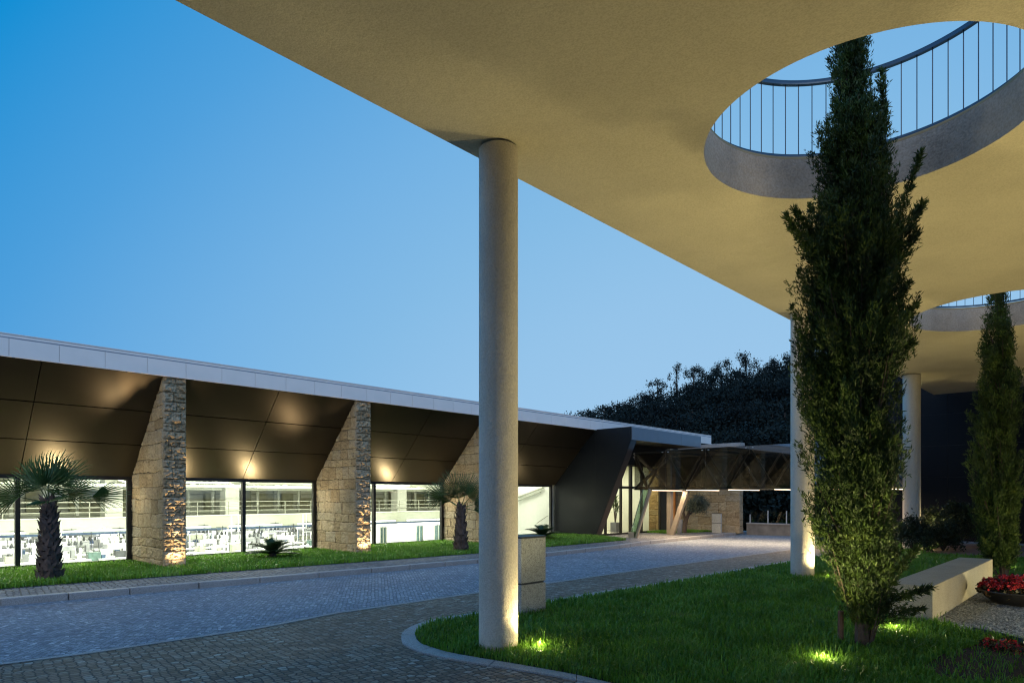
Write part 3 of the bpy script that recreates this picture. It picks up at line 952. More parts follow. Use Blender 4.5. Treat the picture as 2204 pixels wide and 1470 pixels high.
# hall luminaires: ceiling fittings with their light; low and front lamps have no fittings
for ix, x in enumerate((.5, 6.5, 12.5, 18.5, 24.5, 30.5)):
    for y in (20.6, 24.5, 36.0):
        if y < 21 and x > 18: continue
        adopt(fac, MB().box(x - 1.4, x + 1.4, y - .08, y + .08, 3.2, 3.26).build('ceiling_light', CEILL))
        area('hall_light', (x, y, 3.15), 2.8, .3, 400 if y < 30 else 55, (1, 1, .80), parent=fac)
    area('low_hall_light', (x, 28.9, .5), 5.0, .5, 240, (1, 1, .97), (math.radians(62), 0, 0), parent=fac)
    area('low_hall_light', (x, 34.5, .60), 5.0, 3.0, 240, (1, 1, .97), parent=fac)
    if x < 18: area('front_hall_fill', (x, 18.9, 2.7), 4.5, .4, 380, (1, 1, .9), (math.radians(30), 0, 0), parent=fac)  # added fill lamps, out of sight above the window heads
area('lobby_bay_light', (20.4, 18.9, 2.9), 1.2, 1.2, 60, (1, 1, .85), parent=fac)

# ------------------------------------------------------------------ portal
XR = 26.9
side = MB()
poly = [(NW + .06, -.05), (15.53, -.05), (13.84, 3.75), (13.84, 4.262), (NF - .07, 4.262), (NF - .07, 4.235), (NF + .03, 4.235), (NW + .06, 2.0)]
pv = [(S_END, y_, z_) for y_, z_ in poly] + [(S_END + .05, y_, z_) for y_, z_ in poly]
npn = len(poly)
side.add(pv, [tuple(range(npn)), tuple(range(npn, 2 * npn))[::-1]] + [(i, (i + 1) % npn, npn + (i + 1) % npn, npn + i) for i in range(npn)])
portal = side.build('entrance_portal', DARKCLAD); adopt(fac, portal)
# seams on the side panel
sm = MB()
sm.box(S_END - .004, S_END, 15.50, 15.51, .0, 4.24)
for z in (.92, 2.02): sm.box(S_END - .004, S_END, 15.2 if z < 1.5 else 14.65, 17.5, z, z + .010)
sm.box(S_END - .004, S_END, 13.9, 15.5, 3.0, 3.008)
q = sm.build('panel_seam', plain('seam_black', (.004, .004, .004), .8)); adopt(fac, q)
# slanted jamb
jb = MB()
jp = [(15.53, -.05), (13.84, 3.76), (13.84 + .02, 3.76), (15.80, -.05)]
jb.add([(S_END + .05, 15.53, -.02), (S_END + .05, 13.84, 3.76), (S_END + .42, 13.84, 3.76), (S_END + .42, 15.53, -.02),
        (S_END + .05, 15.75, -.02), (S_END + .05, 14.06, 3.76), (S_END + .42, 14.06, 3.76), (S_END + .42, 15.75, -.02)],
       [(0, 3, 2, 1), (4, 5, 6, 7), (0, 1, 5, 4), (3, 7, 6, 2), (0, 4, 7, 3), (1, 2, 6, 5)])
adopt(fac, jb.build('slanted_jamb', make_bronze('jamb_cladding', (.05, .04, .038), .4, .4)))
# roof box: front band of silver panels
mb = MB(); x = S_END + .06
for w_ in (1.9, 1.9, 1.74): mb.box(x + .004, x + w_ - .004, 13.82, 13.85, 3.765, 4.26); x += w_
adopt(fac, mb.build('portal_fascia', FASCIA_METAL))
adopt(fac, MB().box(S_END + .05, XR, 13.855, NF - .075, 3.77, 4.255).build('portal_roof', DARKCLAD))
adopt(fac, MB().box(S_END + .05, 27.85, NF - .02, NF + .06, 2.95, 4.2).build('portal_wall', DARKCLAD))
# entrance glazing at y 15.6
GY = 15.62


gl = MB(); zt = 2.95
mul = [xs_at(v_, GY) for v_ in (1303, 1336, 1357, 1380.5, 1420)]
for i, x in enumerate(mul): gl.box(x - .035 - (.04 if i == 2 else 0), x + .035 + (.04 if i == 2 else 0), GY - .05, GY + .05, .0, zt)
gl.box(S_END + .05, mul[-1], GY - .04, GY + .04, .0, .07); gl.box(S_END + .05, mul[-1] + .8, GY - .045, GY + .045, 1.93, 2.03); gl.box(S_END + .05, mul[-1], GY - .04, GY + .04, zt - .06, zt)
ent = gl.build('entrance_glazing', FRAME); adopt(fac, ent)
g_ = MB().add([(S_END + .06, GY, .05), (mul[-1], GY, .05), (mul[-1], GY, zt), (S_END + .06, GY, zt)], [(0, 1, 2, 3)]).build('pane', GLASS)
adopt(fac, g_)
# closed dark part, then a slot of yellow lit glass
xa = mul[-1] + .04
adopt(fac, MB().box(xa, xs_at(1439, GY), GY - .03, GY + .03, 0, 2.95).build('dark_panel', make_bronze('grey_panel', (.06, .06, .055), .4, .3)))
adopt(fac, MB().box(xs_at(1450, GY), xs_at(1453, GY), GY - .05, GY + .05, 0, 2.95).build('orange_door_edge', plain('orange_wood', (.45, .16, .04), .5)))
xb = xs_at(1466, GY)
gy2 = MB().add([(xs_at(1453, GY), GY, .05), (xb, GY, .05), (xb, GY, 2.95), (xs_at(1453, GY), GY, 2.95)], [(0, 1, 2, 3)]).build('side_pane', GLASS); adopt(fac, gy2)
adopt(fac, MB().box(xb, 27.85, GY, GY + .2, 0, 2.95).build('end_wall', DARKCLAD))
# lobby room
lob = MB()
lob.add([(S_END + .1, 19.6, 0), (27.8, 19.6, 0), (27.8, 19.6, 3.0), (S_END + .1, 19.6, 3.0)], [(0, 1, 2, 3)])
lob.add([(S_END + .1, GY + .1, 3.0), (27.8, GY + .1, 3.0), (27.8, 19.6, 3.0), (S_END + .1, 19.6, 3.0)], [(0, 1, 2, 3)])
lob.add([(S_END + .1, GY + .1, 0), (S_END + .1, 19.6, 0), (S_END + .1, 19.6, 3), (S_END + .1, GY + .1, 3)], [(0, 1, 2, 3)])
lob.add([(26.0, GY + .3, 0), (26.0, 19.6, 0), (26.0, 19.6, 3), (26.0, GY + .3, 3)], [(3, 2, 1, 0)])
adopt(fac, lob.build('lobby_room', plain('cream_lobby_paint', (.74, .74, .60), .6, 0, .02)))
adopt(fac, MB().add([(S_END + .1, GY + .05, .01), (27.8, GY + .05, .01), (27.8, 19.6, .01), (S_END + .1, 19.6, .01)], [(0, 1, 2, 3)]).build('lobby_tiles', plain('polished_tile', (.42, .40, .35), .15, 0, .05)))
desk = MB(); desk.box(22.4, 24.0, 18.2, 18.8, .01, .9); tag(desk.build('reception_desk', plain('grey_desk', (.22, .22, .22), .4)), 'low grey reception desk behind the entrance glass', 'desk')
adopt(fac, MB().box(22.5, 23.9, 18.15, 18.19, .12, .17).build('desk_light', LEDW))
area('lobby_light', (23.4, 17.6, 2.9), 3.2, 2.4, 170, (1, .97, .80), parent=fac)
area('lobby_light', (26.9, 17.6, 2.9), 1.0, 1.6, 70, (1, .85, .45), parent=fac)

# stone end wall at x 27.9
V_, F_, T_ = join_np([ashlar_face('w', 'y', 27.9, 12.5, 18.5, -.05, 3.80, lambda z: 18.5, .014, 501, .025, .025, -1, (.35, .7), (.25, .42)),
                      ashlar_face('e', 'x', 12.5, 27.9, 28.25, -.05, 3.80, lambda z: 28.25, .02, 502, .03, .03, -1, (.2, .4), (.25, .42))])
sw_ = empty('stone_wall', (28.0, 15, 0), 'tall warm stone wall with pale coping beside the entrance, behind the olive tree', 'wall')
adopt(sw_, npmesh('stone_face', V_, F_, ASHLAR, None, True, T_))
cp = MB(); y = 12.44
while y < 18.4: cp.box(27.84, 28.32, y, min(y + 1.15, 18.5) - .006, 3.80, 3.97); y += 1.15
adopt(sw_, bevel(cp.build('coping', GRANITE_KERB), .01))
adopt(sw_, MB().box(27.93, 28.24, 12.56, 18.5, -.05, 3.79).build('core', CONCRETE))

# ------------------------------------------------------------------ walkway bridge
wk = empty('glass_walkway', (23, 13.9, 0), 'tinted glass walkway of triangular trusses leading out over the driveway from the entrance', 'walkway')
SL, SR, ZB, ZTp = 21.72, 24.42, 1.88, 3.26
nb_ = [13.35 - 1.6 * i for i in range(6)]; ntp = [12.55 - 1.6 * i for i in range(5)]
yend = nb_[-1]
for s in (SL, SR):
    c = MB(); c.beam((s, 13.9, ZTp), (s, yend, ZTp), .10, .07); adopt(wk, c.build('top_chord', STEEL))
    c = MB(); c.beam((s, 13.9, ZB), (s, yend, ZB), .12, .07); adopt(wk, c.build('bottom_chord', STEEL))
    for i in range(5):
        for j in (i, i + 1):
            b = MB(); b.beam((s, nb_[j], ZB + .03), (s, ntp[i], ZTp - .03), .055, .09, (1, 0, 0)); adopt(wk, b.build('diagonal_brace', STEEL))
for a, b in (((SL, 13.92, ZTp), (SR, 13.92, ZB)), ((SL, 13.92, ZB), (SR, 13.92, ZTp)), ((SL, 13.92, ZTp - .1), (SL, 13.35, ZB))):
    m_ = MB(); m_.beam(a, b, .07, .12, (0, 1, 0)); adopt(wk, m_.build('cross_brace', STEEL))
for i, y in enumerate(ntp):
    m_ = MB(); m_.beam((SL, y, ZTp), (SR, y, ZTp), .07, .07); adopt(wk, m_.build('roof_strut', RAIL))
    if i < 4:
        m_ = MB(); m_.beam((SL, y, ZTp), (SR, ntp[i + 1], ZTp), .05, .05); adopt(wk, m_.build('roof_strut', STEEL))
for y in nb_:
    m_ = MB(); m_.beam((SL, y, ZB), (SR, y, ZB), .10, .07); adopt(wk, m_.build('floor_strut', STEEL))
    led = MB().box(SL + .06, SR - .06, y - .012, y + .012, ZB - .062, ZB - .042).build('led_strip', LEDW); adopt(wk, led)
    if y > 5.5: area('led_light', ((SL + SR) / 2, y, ZB - .07), 2.5, .08, 85, (1, .76, .52), parent=wk)
ys_ = [13.9] + ntp + [yend]
for a, b in zip(ys_[:-1], ys_[1:]):
    for s in (SL - .07, SR + .07):
        p_ = MB().add([(s, a - .006, ZB - .03), (s, b + .006, ZB - .03), (s, b + .006, ZTp + .05), (s, a - .006, ZTp + .05)], [(0, 1, 2, 3)]).build('glass_pane', GLASS_DARK); adopt(wk, p_)
    p_ = MB().add([(SL - .05, a - .006, ZTp + .06), (SR + .05, a - .006, ZTp + .06), (SR + .05, b + .006, ZTp + .06), (SL - .05, b + .006, ZTp + .06)], [(0, 1, 2, 3)]).build('roof_pane', GLASS_DARK); adopt(wk, p_)
fx = MB()
for y in ntp:
    for dy in (-.12, .12): fx.lathe([(.0, 0), (.03, 0), (.03, .03), (0, .03)], (SL - .09, y + dy), 10, ZTp - .03)
adopt(wk, fx.build('glass_fixing', plain('bright_steel', (.6, .6, .6), .3, .9)))
leg = MB()
for yb, yt in ((13.98, 13.35),):
    leg.add([(21.60, 14.12, 0), (21.68, 14.12, 0), (21.68, 13.86, 0), (21.60, 13.86, 0), (21.60, 13.50, ZB), (21.68, 13.50, ZB), (21.68, 13.24, ZB), (21.60, 13.24, ZB)],
            [(0, 1, 2, 3), (7, 6, 5, 4), (0, 4, 5, 1), (1, 5, 6, 2), (2, 6, 7, 3), (3, 7, 4, 0)])
adopt(wk, leg.build('leg', GLASS_GREEN))
l1 = MB(); l1.beam((21.66, 13.84, 0), (21.66, 13.20, ZB), .12, .09, (1, 0, 0)); l1.box(21.59, 21.70, 13.88, 14.14, .0, .22); adopt(wk, l1.build('leg', STEEL))
l2 = MB(); l2.beam((24.42, 13.86, 0), (24.42, 13.16, ZB), .20, .14, (1, 0, 0)); adopt(wk, l2.build('leg', STEEL))
l3 = MB(); l3.box(24.52, 24.76, 13.98, 14.16, 0, 3.6); adopt(wk, l3.build('leg', STEEL))
tag(wk, wk['label'])

# dark wing beyond the canopy
dk = empty('dark_wing', (29, 0, 0), 'nearly black panelled building wing behind the canopy columns', 'building')
mb = MB(); zrow = [0, 1.15, 2.3, 3.45, 4.6, 5.75, 6.9]
ycol = np.arange(7.4, -13, -2.6)
for z0, z1 in zip(zrow[:-1], zrow[1:]):
    for ya, yb in zip(ycol[:-1], ycol[1:]): mb.box(28.18, 28.2, yb + .006, ya - .006, z0 + .006, z1 - .006)
adopt(dk, mb.build('wall', BLACKCLAD)); adopt(dk, MB().box(28.2, 34, -13, 7.4, 0, 6.9).build('core', FRAME))
adopt(dk, MB().box(28.15, 28.19, .7, 3.3 - 4.6, .9, 2.4).build('window', GREENGL)) if False else None

# low wall with glass fence at the far end of the driveway
lw = empty('low_wall', (28.9, 9, -.1), 'low stained concrete wall at the far end of the driveway', 'wall')
adopt(lw, MB().box(28.4, 28.7, 7.6, 12.4, -.4, .38).build('wall_body', CONCRETE)); adopt(lw, MB().box(28.36, 28.74, 7.6, 12.4, .382, .43).build('wall_coping', GRANITE_KERB))
fe = empty('glass_fence', (28.9, 9, .43), 'clear glass fence with thin steel posts on top of the low wall', 'fence')
for y in (12.3, 11.5, 10.7, 9.9, 9.1, 8.3):
    adopt(fe, MB().box(28.53, 28.57, y - .02, y + .02, .43, .98 if y < 11.9 else .8).build('post', plain('grey_fence_post', (.35, .38, .40), .5) if y == 12.3 else bpy.data.materials['grey_fence_post']))
    if y > 8.5: adopt(fe, MB().box(28.545, 28.555, y - .78, y - .03, .47, .93).build('pane', GLASS_FENCE))
rk = MB()
for y in (10.5, 10.0, 11.2, 9.7): rk.lathe([(.001, .09), (.05, .08), (.08, .03), (.08, 0)], (28.5, y), 9, .43)
# ------------------------------------------------------------------ uplights
ring = MB().lathe([(.055, .0), (.085, .0), (.085, .03), (.055, .03), (.055, .0)], (0, 0), 24).build('ground_uplight', plain('uplight_steel', (.3, .3, .3), .35, .8))
lens = MB().lathe([(0.0005, .018), (.054, .018)], (0, 0), 20).build('lens', LAMPL, ring)


def spot(par, power, size, col, tilt=(0, 0), blend=.6, rad=.05):
    l_ = bpy.data.lights.new('uplight_beam', 'SPOT'); l_.energy = power; l_.spot_size = math.radians(size); l_.spot_blend = blend
    l_.color = col; l_.shadow_soft_size = rad
    o_ = bpy.data.objects.new('uplight_beam', l_); COL.objects.link(o_); o_.parent = par; o_.location = (0, 0, .10)
    o_.rotation_euler = Vector((tilt[0], tilt[1], 1)).to_track_quat('-Z', 'Y').to_euler()
    return o_


WARM = (1, .84, .40)
first = [True]


def uplight(x, y, label, group, power, size, col=WARM, tilt=(0, 0), z=-.01, blend=.6, spill=1.6, rad=.05):
    if first[0]: o_ = ring; first[0] = False
    else: o_ = copy_tree_nolight(ring)
    o_.location = (x, y, z); tag(o_, label, 'ground light', group)
    pl_ = bpy.data.lights.new('uplight_spill', 'POINT'); pl_.energy = spill; pl_.color = col; pl_.shadow_soft_size = .05
    po_ = bpy.data.objects.new('uplight_spill', pl_); COL.objects.link(po_); po_.parent = o_; po_.location = (0, 0, .11)
    spot(o_, power, size, col, tilt, blend, rad); return o_


def copy_tree_nolight(o):
    c = o.copy(); COL.objects.link(c)
    for ch in o.children:
        if ch.type == 'MESH': d_ = ch.copy(); COL.objects.link(d_); d_.parent = c
    return c


bay_l = [(1, .81, 'first full window bay'), (2, 5.73, 'window bay with the cycad'), (3, 10.68, 'window bay beside the right palm')]
words = {0: 'left', 1: 'right'}
LPOS = [(-.6, 'cut off window bay at the left end'), (2.0, None)]
upl = [(2.10, 17.1, 'uplight in the grass just left of the near palm, factory side'), (4.10, 17.1, 'uplight in the grass between near palm and the first stone fin'),
       (6.95, 17.05, 'uplight in the grass just right of the first stone fin'), (9.06, 17.1, 'uplight in the grass between cycad and second stone fin'),
       (11.8, 17.0, 'uplight in the grass just right of the second stone fin'), (14.1, 17.1, 'uplight in the grass left of the far palm'),
       (16.8, 16.4, 'uplight in the grass behind the granite post'), (20.4, 16.5, 'uplight in the grass beside the small cycad near the entrance')]
for x, y, lb_ in upl: uplight(x, y, lb_, 'uplights washing the factory soffit', 170, 100, (1, .80, .47), (0, -.05), spill=.35)
for i, s0 in enumerate(PS[:3]):
    nm = ['stone fin at the left edge', 'first stone fin, beside the near palm', 'second stone fin from the left'][i]
    q_ = uplight(s0 + PW / 2, NF - .17, 'uplight at the foot of the ' + nm, 'uplights at the stone fins', 62, 150, (1, .74, .44), (0, .10), z=.0, spill=.5, blend=1)
    spot(q_, 400, 34, (1, .68, .36), (0, .035), 1.0)
c1 = gp(1160, 1402); c2 = gp(1785, 1247); c3 = (22.5 + .30, 4.74 - .42)
uplight(*c1, 'uplight glowing in the grass at the foot of the nearest column', 'uplights under the canopy', 80, 150, WARM, (.22, -.02), blend=.35, spill=5.5)
uplight(*c2, 'uplight in the grass at the foot of the second column', 'uplights under the canopy', 190, 140, WARM, (-.05, .05))
uplight(*c3, 'uplight at the foot of the farthest column', 'uplights under the canopy', 380, 120, WARM, (-.05, .05))
t1 = gp(1775, 1428); t2 = gp(1925, 1360); t3 = gp(2168, 1226)
uplight(*t1, 'bright uplight in the grass in front of the near cypress', 'uplights under the canopy', 250, 150, WARM, (-.10, .16), blend=.5, spill=5.5)
uplight(*t2, 'bright uplight in the grass right of the near cypress trunk', 'uplights under the canopy', 300, 140, WARM, (-.05, -.05), blend=.5, spill=5.5)
uplight(*t3, 'uplight in the grass behind the flower bowl, past the bench end', 'uplights under the canopy', 260, 120, WARM)

uplight(9.7, -.7, 'uplight in the gravel on the camera side of the flower bowl', 'uplights under the canopy', 270, 150, WARM, (.12, .75), blend=.3, spill=2, rad=.16)
uplight(14.6, .2, 'uplight in the gravel past the flower bowl', 'uplights under the canopy', 170, 150, WARM, (-.2, .75), blend=.3, spill=2, rad=.16)
# ------------------------------------------------------------------ bench, posts, bowl
bx, by = gp(2008, 1342)
bench = MB().box(0, 4.95, 0, .50, -.03, .47).build('stone_bench', BENCHG)
bench.location = (bx, by, 0); bevel(bench, .008)
tag(bench, 'long solid granite bench block between lawn and gravel', 'bench')


def stone_post(x, y, wd, dp, h, label, cap=True):
    r_ = empty('granite_post', (x, y, 0), label, 'stone post', 'square granite posts')
    a_ = MB().box(x, x + wd, y, y + dp, -.02, .42).build('lower_block', GRANITE)
    b_ = MB().box(x, x + wd, y, y + dp, .445, h).build('upper_block', GRANITE)
    c_ = MB().box(x + .02, x + wd - .02, y + .02, y + dp - .02, .42, .445).build('joint', DARKM)
    for q_ in (a_, b_): bevel(q_, .006)
    adopt(r_, a_, b_, c_)
    if cap: adopt(r_, MB().box(x - .005, x + wd + .005, y - .005, y + dp + .005, h, h + .022).build('cap', DARKM))
    return r_


px_, py_ = gp(1122, 1328)
stone_post(px_, py_, .50, .30, 1.04, 'speckled granite post with dark cap just behind the nearest column')
stone_post(*gp(1553, 1147), .02, .0, .9, 'x') if False else None
qx, qy = gp(1553, 1146.5)
stone_post(qx - .12, qy - .02, .12, .42, .84, 'pale granite post standing in front of the warm stone wall')

bc = gp(2196, 1304); bl = empty('flower_bowl', (*bc, .014), 'wide shallow black planter bowl on gravel at right edge', 'planter bowl')
adopt(bl, MB().lathe([(.001, 0), (.22, 0), (.30, .02), (.42, .10), (.50, .185), (.515, .20), (.515, .215), (.49, .215), (.47, .19), (.001, .17)], bc, 48, .014).build('bowl', BOWL, None, True))


def leaf_cloud(centers, n_per, spread, size, seed, asp=.6):
    """random quads around centres (k,3)"""
    r_ = np.random.default_rng(seed); k_ = len(centers); n_ = k_ * n_per
    c_ = np.repeat(np.asarray(centers, float), n_per, 0) + r_.normal(0, 1, (n_, 3)) * np.asarray(spread)
    d_ = r_.normal(0, 1, (n_, 3)); d_ /= np.linalg.norm(d_, axis=1)[:, None]
    e_ = np.cross(d_, r_.normal(0, 1, (n_, 3))); e_ /= np.linalg.norm(e_, axis=1)[:, None]
    L_ = size * r_.uniform(.6, 1.3, n_)[:, None]
    P = np.stack([c_ - d_ * L_ / 2, c_ + e_ * L_ * asp / 2, c_ + d_ * L_ / 2, c_ - e_ * L_ * asp / 2], 1)
    return P.reshape(-1, 3), np.arange(n_ * 4).reshape(-1, 4)


def dome_pts(c, rx, ry, rz, n, seed):
    r_ = np.random.default_rng(seed); a_ = r_.uniform(0, 6.283, n); q_ = np.sqrt(r_.uniform(0, 1, n))
    return np.stack([c[0] + rx * q_ * np.cos(a_), c[1] + ry * q_ * np.sin(a_), c[2] + rz * np.sqrt(np.clip(1 - q_ ** 2, 0, 1)) * r_.uniform(.75, 1.1, n)], 1)


bg_ = empty('begonia_plants', (*bc, .2), 'mound of red begonias filling the black bowl', 'flowers')
c_ = dome_pts((bc[0], bc[1], .2), .50, .50, .20, 240, 3)
V_, F_ = leaf_cloud(c_ - [0, 0, .03], 7, .03, .055, 5, .9); adopt(bg_, npmesh('leaves', V_, F_, BEGON))
c_ = dome_pts((bc[0], bc[1], .22), .52, .52, .21, 330, 4)
V_, F_ = leaf_cloud(c_, 8, .014, .032, 6, .95); adopt(bg_, npmesh('blossoms', V_, F_, PETAL))
V_, F_ = leaf_cloud(c_[::6] + [0, 0, .012], 4, .008, .018, 7, .95); adopt(bg_, npmesh('blossoms', V_, F_, PETALP))
fbp = [gp(u_, v_) for u_, v_ in ((2120, 1396), (2150, 1393), (2190, 1400), (2230, 1407), (2140, 1402), (2180, 1408), (2240, 1415))]
c_ = np.array([(x + random.uniform(-.1, .1), y + random.uniform(-.1, .1), random.uniform(.02, .09)) for x, y in fbp for _ in range(9)])
V_, F_ = leaf_cloud(c_, 7, .016, .026, 9, .95)
fb_ = empty('red_flower_bed', (*fbp[0], 0), 'low red flowers growing in dark soil at lower right', 'flowers', None, 'stuff'); adopt(fb_, npmesh('blossoms', V_, F_, PETAL))
V_, F_ = leaf_cloud(c_ - [0, 0, .02], 8, .03, .04, 10, .8); adopt(fb_, npmesh('leaves', V_, F_, BEGON))
# dry tufts on the soil patch
stp = MB(); sx_, sy_ = gp(1809, 1386); stp.tube([(sx_, sy_, -.02), (sx_ + .01, sy_, .36)], [.032, .030], 8)
tag(stp.build('wooden_stake', WOODST), 'short weathered wooden stake beside the near cypress trunk', 'stake')


# ------------------------------------------------------------------ plants
def make_sprigs(base, dirs, n_leaf, length, seed):
    """feathery conifer sprigs: thin triangles fanned round a direction; base,dirs (n,3)"""
    r_ = np.random.default_rng(seed); n_ = len(base)
    b_ = np.repeat(base, n_leaf, 0); d_ = np.repeat(dirs, n_leaf, 0) + r_.normal(0, .42, (n_ * n_leaf, 3)); d_ /= np.linalg.norm(d_, axis=1)[:, None]
    t_ = r_.uniform(-.4, .6, (n_ * n_leaf, 1)); b_ = b_ + np.repeat(dirs, n_leaf, 0) * t_ * length
    L_ = length * r_.uniform(.5, 1.2, (n_ * n_leaf, 1))
    s_ = np.cross(d_, r_.normal(0, 1, d_.shape)); s_ /= np.linalg.norm(s_, axis=1)[:, None]
    wd_ = L_ * .11
    P = np.stack([b_ - s_ * wd_ * .5, b_ + d_ * L_ * .5 + s_ * wd_, b_ + d_ * L_, b_ + d_ * L_ * .45 - s_ * wd_], 1)
    return P.reshape(-1, 3), np.arange(len(P) * 4).reshape(-1, 4)


RT = np.array([SA, -CA, 0]); FWD = np.array([CA, SA, 0])


def cypress(name, x, y, prof, label, seed, nplume, length, trunk_h, nspr=26):
    """prof: (z, left extent, right extent) in metres relative to the trunk, along the photo's horizontal"""
    r_ = np.random.default_rng(seed)
    root = empty(name, (x, y, 0), label, 'tree', 'cypress trees under the canopy openings')
    z_ = np.array([p[0] for p in prof]); le = np.array([p[1] for p in prof]); ri2 = np.array([p[2] for p in prof])
    wgt = le + ri2; zz = []
    # sample heights weighted by girth
    zs = np.linspace(z_[0], z_[-1], 400); wv_ = np.interp(zs, z_, wgt); cdf = np.cumsum(wv_); cdf /= cdf[-1]
    hz_ = np.interp(r_.uniform(0, 1, nplume), cdf, zs)
    ph = r_.uniform(0, 2 * np.pi, nplume)
    L_ = np.interp(hz_, z_, le); R_ = np.interp(hz_, z_, ri2)
    cen = (R_ - L_) / 2; rad = (R_ + L_) / 2
    lump = .84 + 1.1 * (fbm(ph * 1.3, hz_ * 2.6, seed, 3) - .45)
    q = rad * lump * r_.uniform(.25, 1.10, nplume) ** .55
    dp_ = np.minimum(rad, .62) * lump * r_.uniform(.6, 1.02, nplume)
    ex = cen + q * np.cos(ph); ey = dp_ * np.sin(ph)
    tip = x_ = np.array([x, y, 0]) + ex[:, None] * RT + ey[:, None] * FWD; tip[:, 2] = hz_ + r_.uniform(-.05, .12, nplume)
    inner = np.array([x, y, 0]) + (cen * .4 + q * .35 * np.cos(ph))[:, None] * RT + (ey * .35)[:, None] * FWD; inner[:, 2] = np.maximum(hz_ - (.28 + .5 * q / .6) * r_.uniform(.7, 1.3, nplume), z_[0] - .06)
    ax = tip - inner
    t_ = r_.uniform(.1, 1, (nplume, nspr, 1)) ** .75
    spread = (.020 + .030 * np.sin(np.pi * t_))
    pts = inner[:, None] + ax[:, None] * t_ + r_.normal(0, 1, (nplume, nspr, 3)) * spread
    dr_ = ax / np.linalg.norm(ax, axis=1)[:, None]
    dr_ = np.repeat(dr_[:, None], nspr, 1) + r_.normal(0, .35, (nplume, nspr, 3)) + np.array([0, 0, .25])
    dr_ /= np.linalg.norm(dr_, axis=2)[..., None]
    V_, F_ = make_sprigs(pts.reshape(-1, 3), dr_.reshape(-1, 3), 5, length, seed + 1)
    adopt(root, npmesh('crown', V_, F_, CYPM))
    tb = MB()
    tb.tube([(x + .02, y, -.05), (x, y, .35), (x - .01, y + .01, 1.2), (x, y, 3), (x, y, trunk_h)], [.085, .065, .055, .04, .015], 9)
    for k2 in range(5):
        a_ = k2 * 1.26 + .4; tb.tube([(x + .03 * math.cos(a_), y + .03 * math.sin(a_), .15 + .1 * k2), (x + .11 * math.cos(a_), y + .11 * math.sin(a_), .6 + .15 * k2), (x + .16 * math.cos(a_), y + .16 * math.sin(a_), 2.2)], [.035, .026, .012], 6)
    sel = r_.choice(nplume, nplume // 3, replace=False)
    for k2 in sel:
        tb.tube([inner[k2] - [0, 0, .15], inner[k2] + ax[k2] * .75], [.010, .004], 4, False)
    adopt(root, tb.build('trunk', BARK))
    return root


tx, ty = gp(1855, 1392)
YT = 6.95; mpp = YT / FPX
rows_ = [(1335, 1842, 1870), (1305, 1830, 1890), (1270, 1816, 1925), (1225, 1800, 1938), (1180, 1780, 1945), (1100, 1748, 1942), (1000, 1722, 1942), (900, 1715, 1940),
         (800, 1708, 1932), (740, 1702, 1965), (690, 1700, 1978), (640, 1700, 1950), (600, 1697, 1962), (540, 1695, 1958), (490, 1695, 1975), (450, 1715, 1965), (420, 1725, 1945),
         (380, 1735, 1935), (330, 1742, 1922), (290, 1752, 1905), (240, 1768, 1890), (180, 1778, 1868), (120, 1785, 1862), (60, 1792, 1850), (10, 1800, 1840), (-40, 1812, 1826)]
prof = [(HC + (HY - v_) * mpp, (1852 - l_) * mpp, (r2 - 1852) * mpp) for v_, l_, r2 in rows_]
# upper crown leans left of the trunk: right extents may be negative there
cyp = cypress('cypress_tree', tx, ty, prof, 'tall near cypress rising through the first round opening', 31, 780, .052, 6.9, 84)


def arm(root, base, tip, n_, seed, spread=.05, length=.06):
    r_ = np.random.default_rng(seed); b_ = np.array(base); t_ = np.array(tip); ax = t_ - b_
    k_ = r_.uniform(0, 1, (n_, 1)); pts = b_ + ax * k_ + r_.normal(0, 1, (n_, 3)) * (spread * (1.15 - k_))
    d_ = ax / np.linalg.norm(ax) + r_.normal(0, .4, (n_, 3)); d_ /= np.linalg.norm(d_, axis=1)[:, None]
    return make_sprigs(pts, d_, 5, length, seed + 2)


def at_pix(u_, v_, dist, off=0):
    """point at a given forward distance"""
    X_ = (u_ - CX) * dist / FPX; Z_ = HC + (HY - v_) * dist / FPX
    return np.array([X_ * SA + dist * CA, -X_ * CA + dist * SA, Z_])


armsV = []; armsF = []; b_ = 0
for (a, b, n_, sp) in [((1885, 420), (1900, 155), 420, .07), ((1880, 500), (1905, 230), 420, .08), ((1900, 560), (1982, 330), 300, .05), ((1900, 560), (1985, 440), 330, .07), ((1900, 600), (1975, 500), 260, .07), ((1780, 600), (1692, 465), 260, .05),
                       ((1790, 560), (1712, 455), 200, .05), ((1880, 760), (1972, 655), 260, .06), ((1900, 720), (1955, 610), 220, .06), ((1880, 800), (1962, 735), 240, .06),
                       ((1860, 1310), (2000, 1265), 260, .05), ((1860, 1300), (1975, 1180), 240, .06), ((1880, 1330), (1985, 1310), 140, .05), ((1790, 1170), (1735, 1100), 90, .03), ((1760, 780), (1705, 660), 140, .05)]:
    V_, F_ = arm(cyp, at_pix(*a, 6.95), at_pix(*b, 6.85), n_, int(a[0] + a[1]), sp)
    armsV.append(V_); armsF.append(F_ + b_); b_ += len(V_)
adopt(cyp, npmesh('branch_sprays', np.concatenate(armsV), np.concatenate(armsF), CYPM))

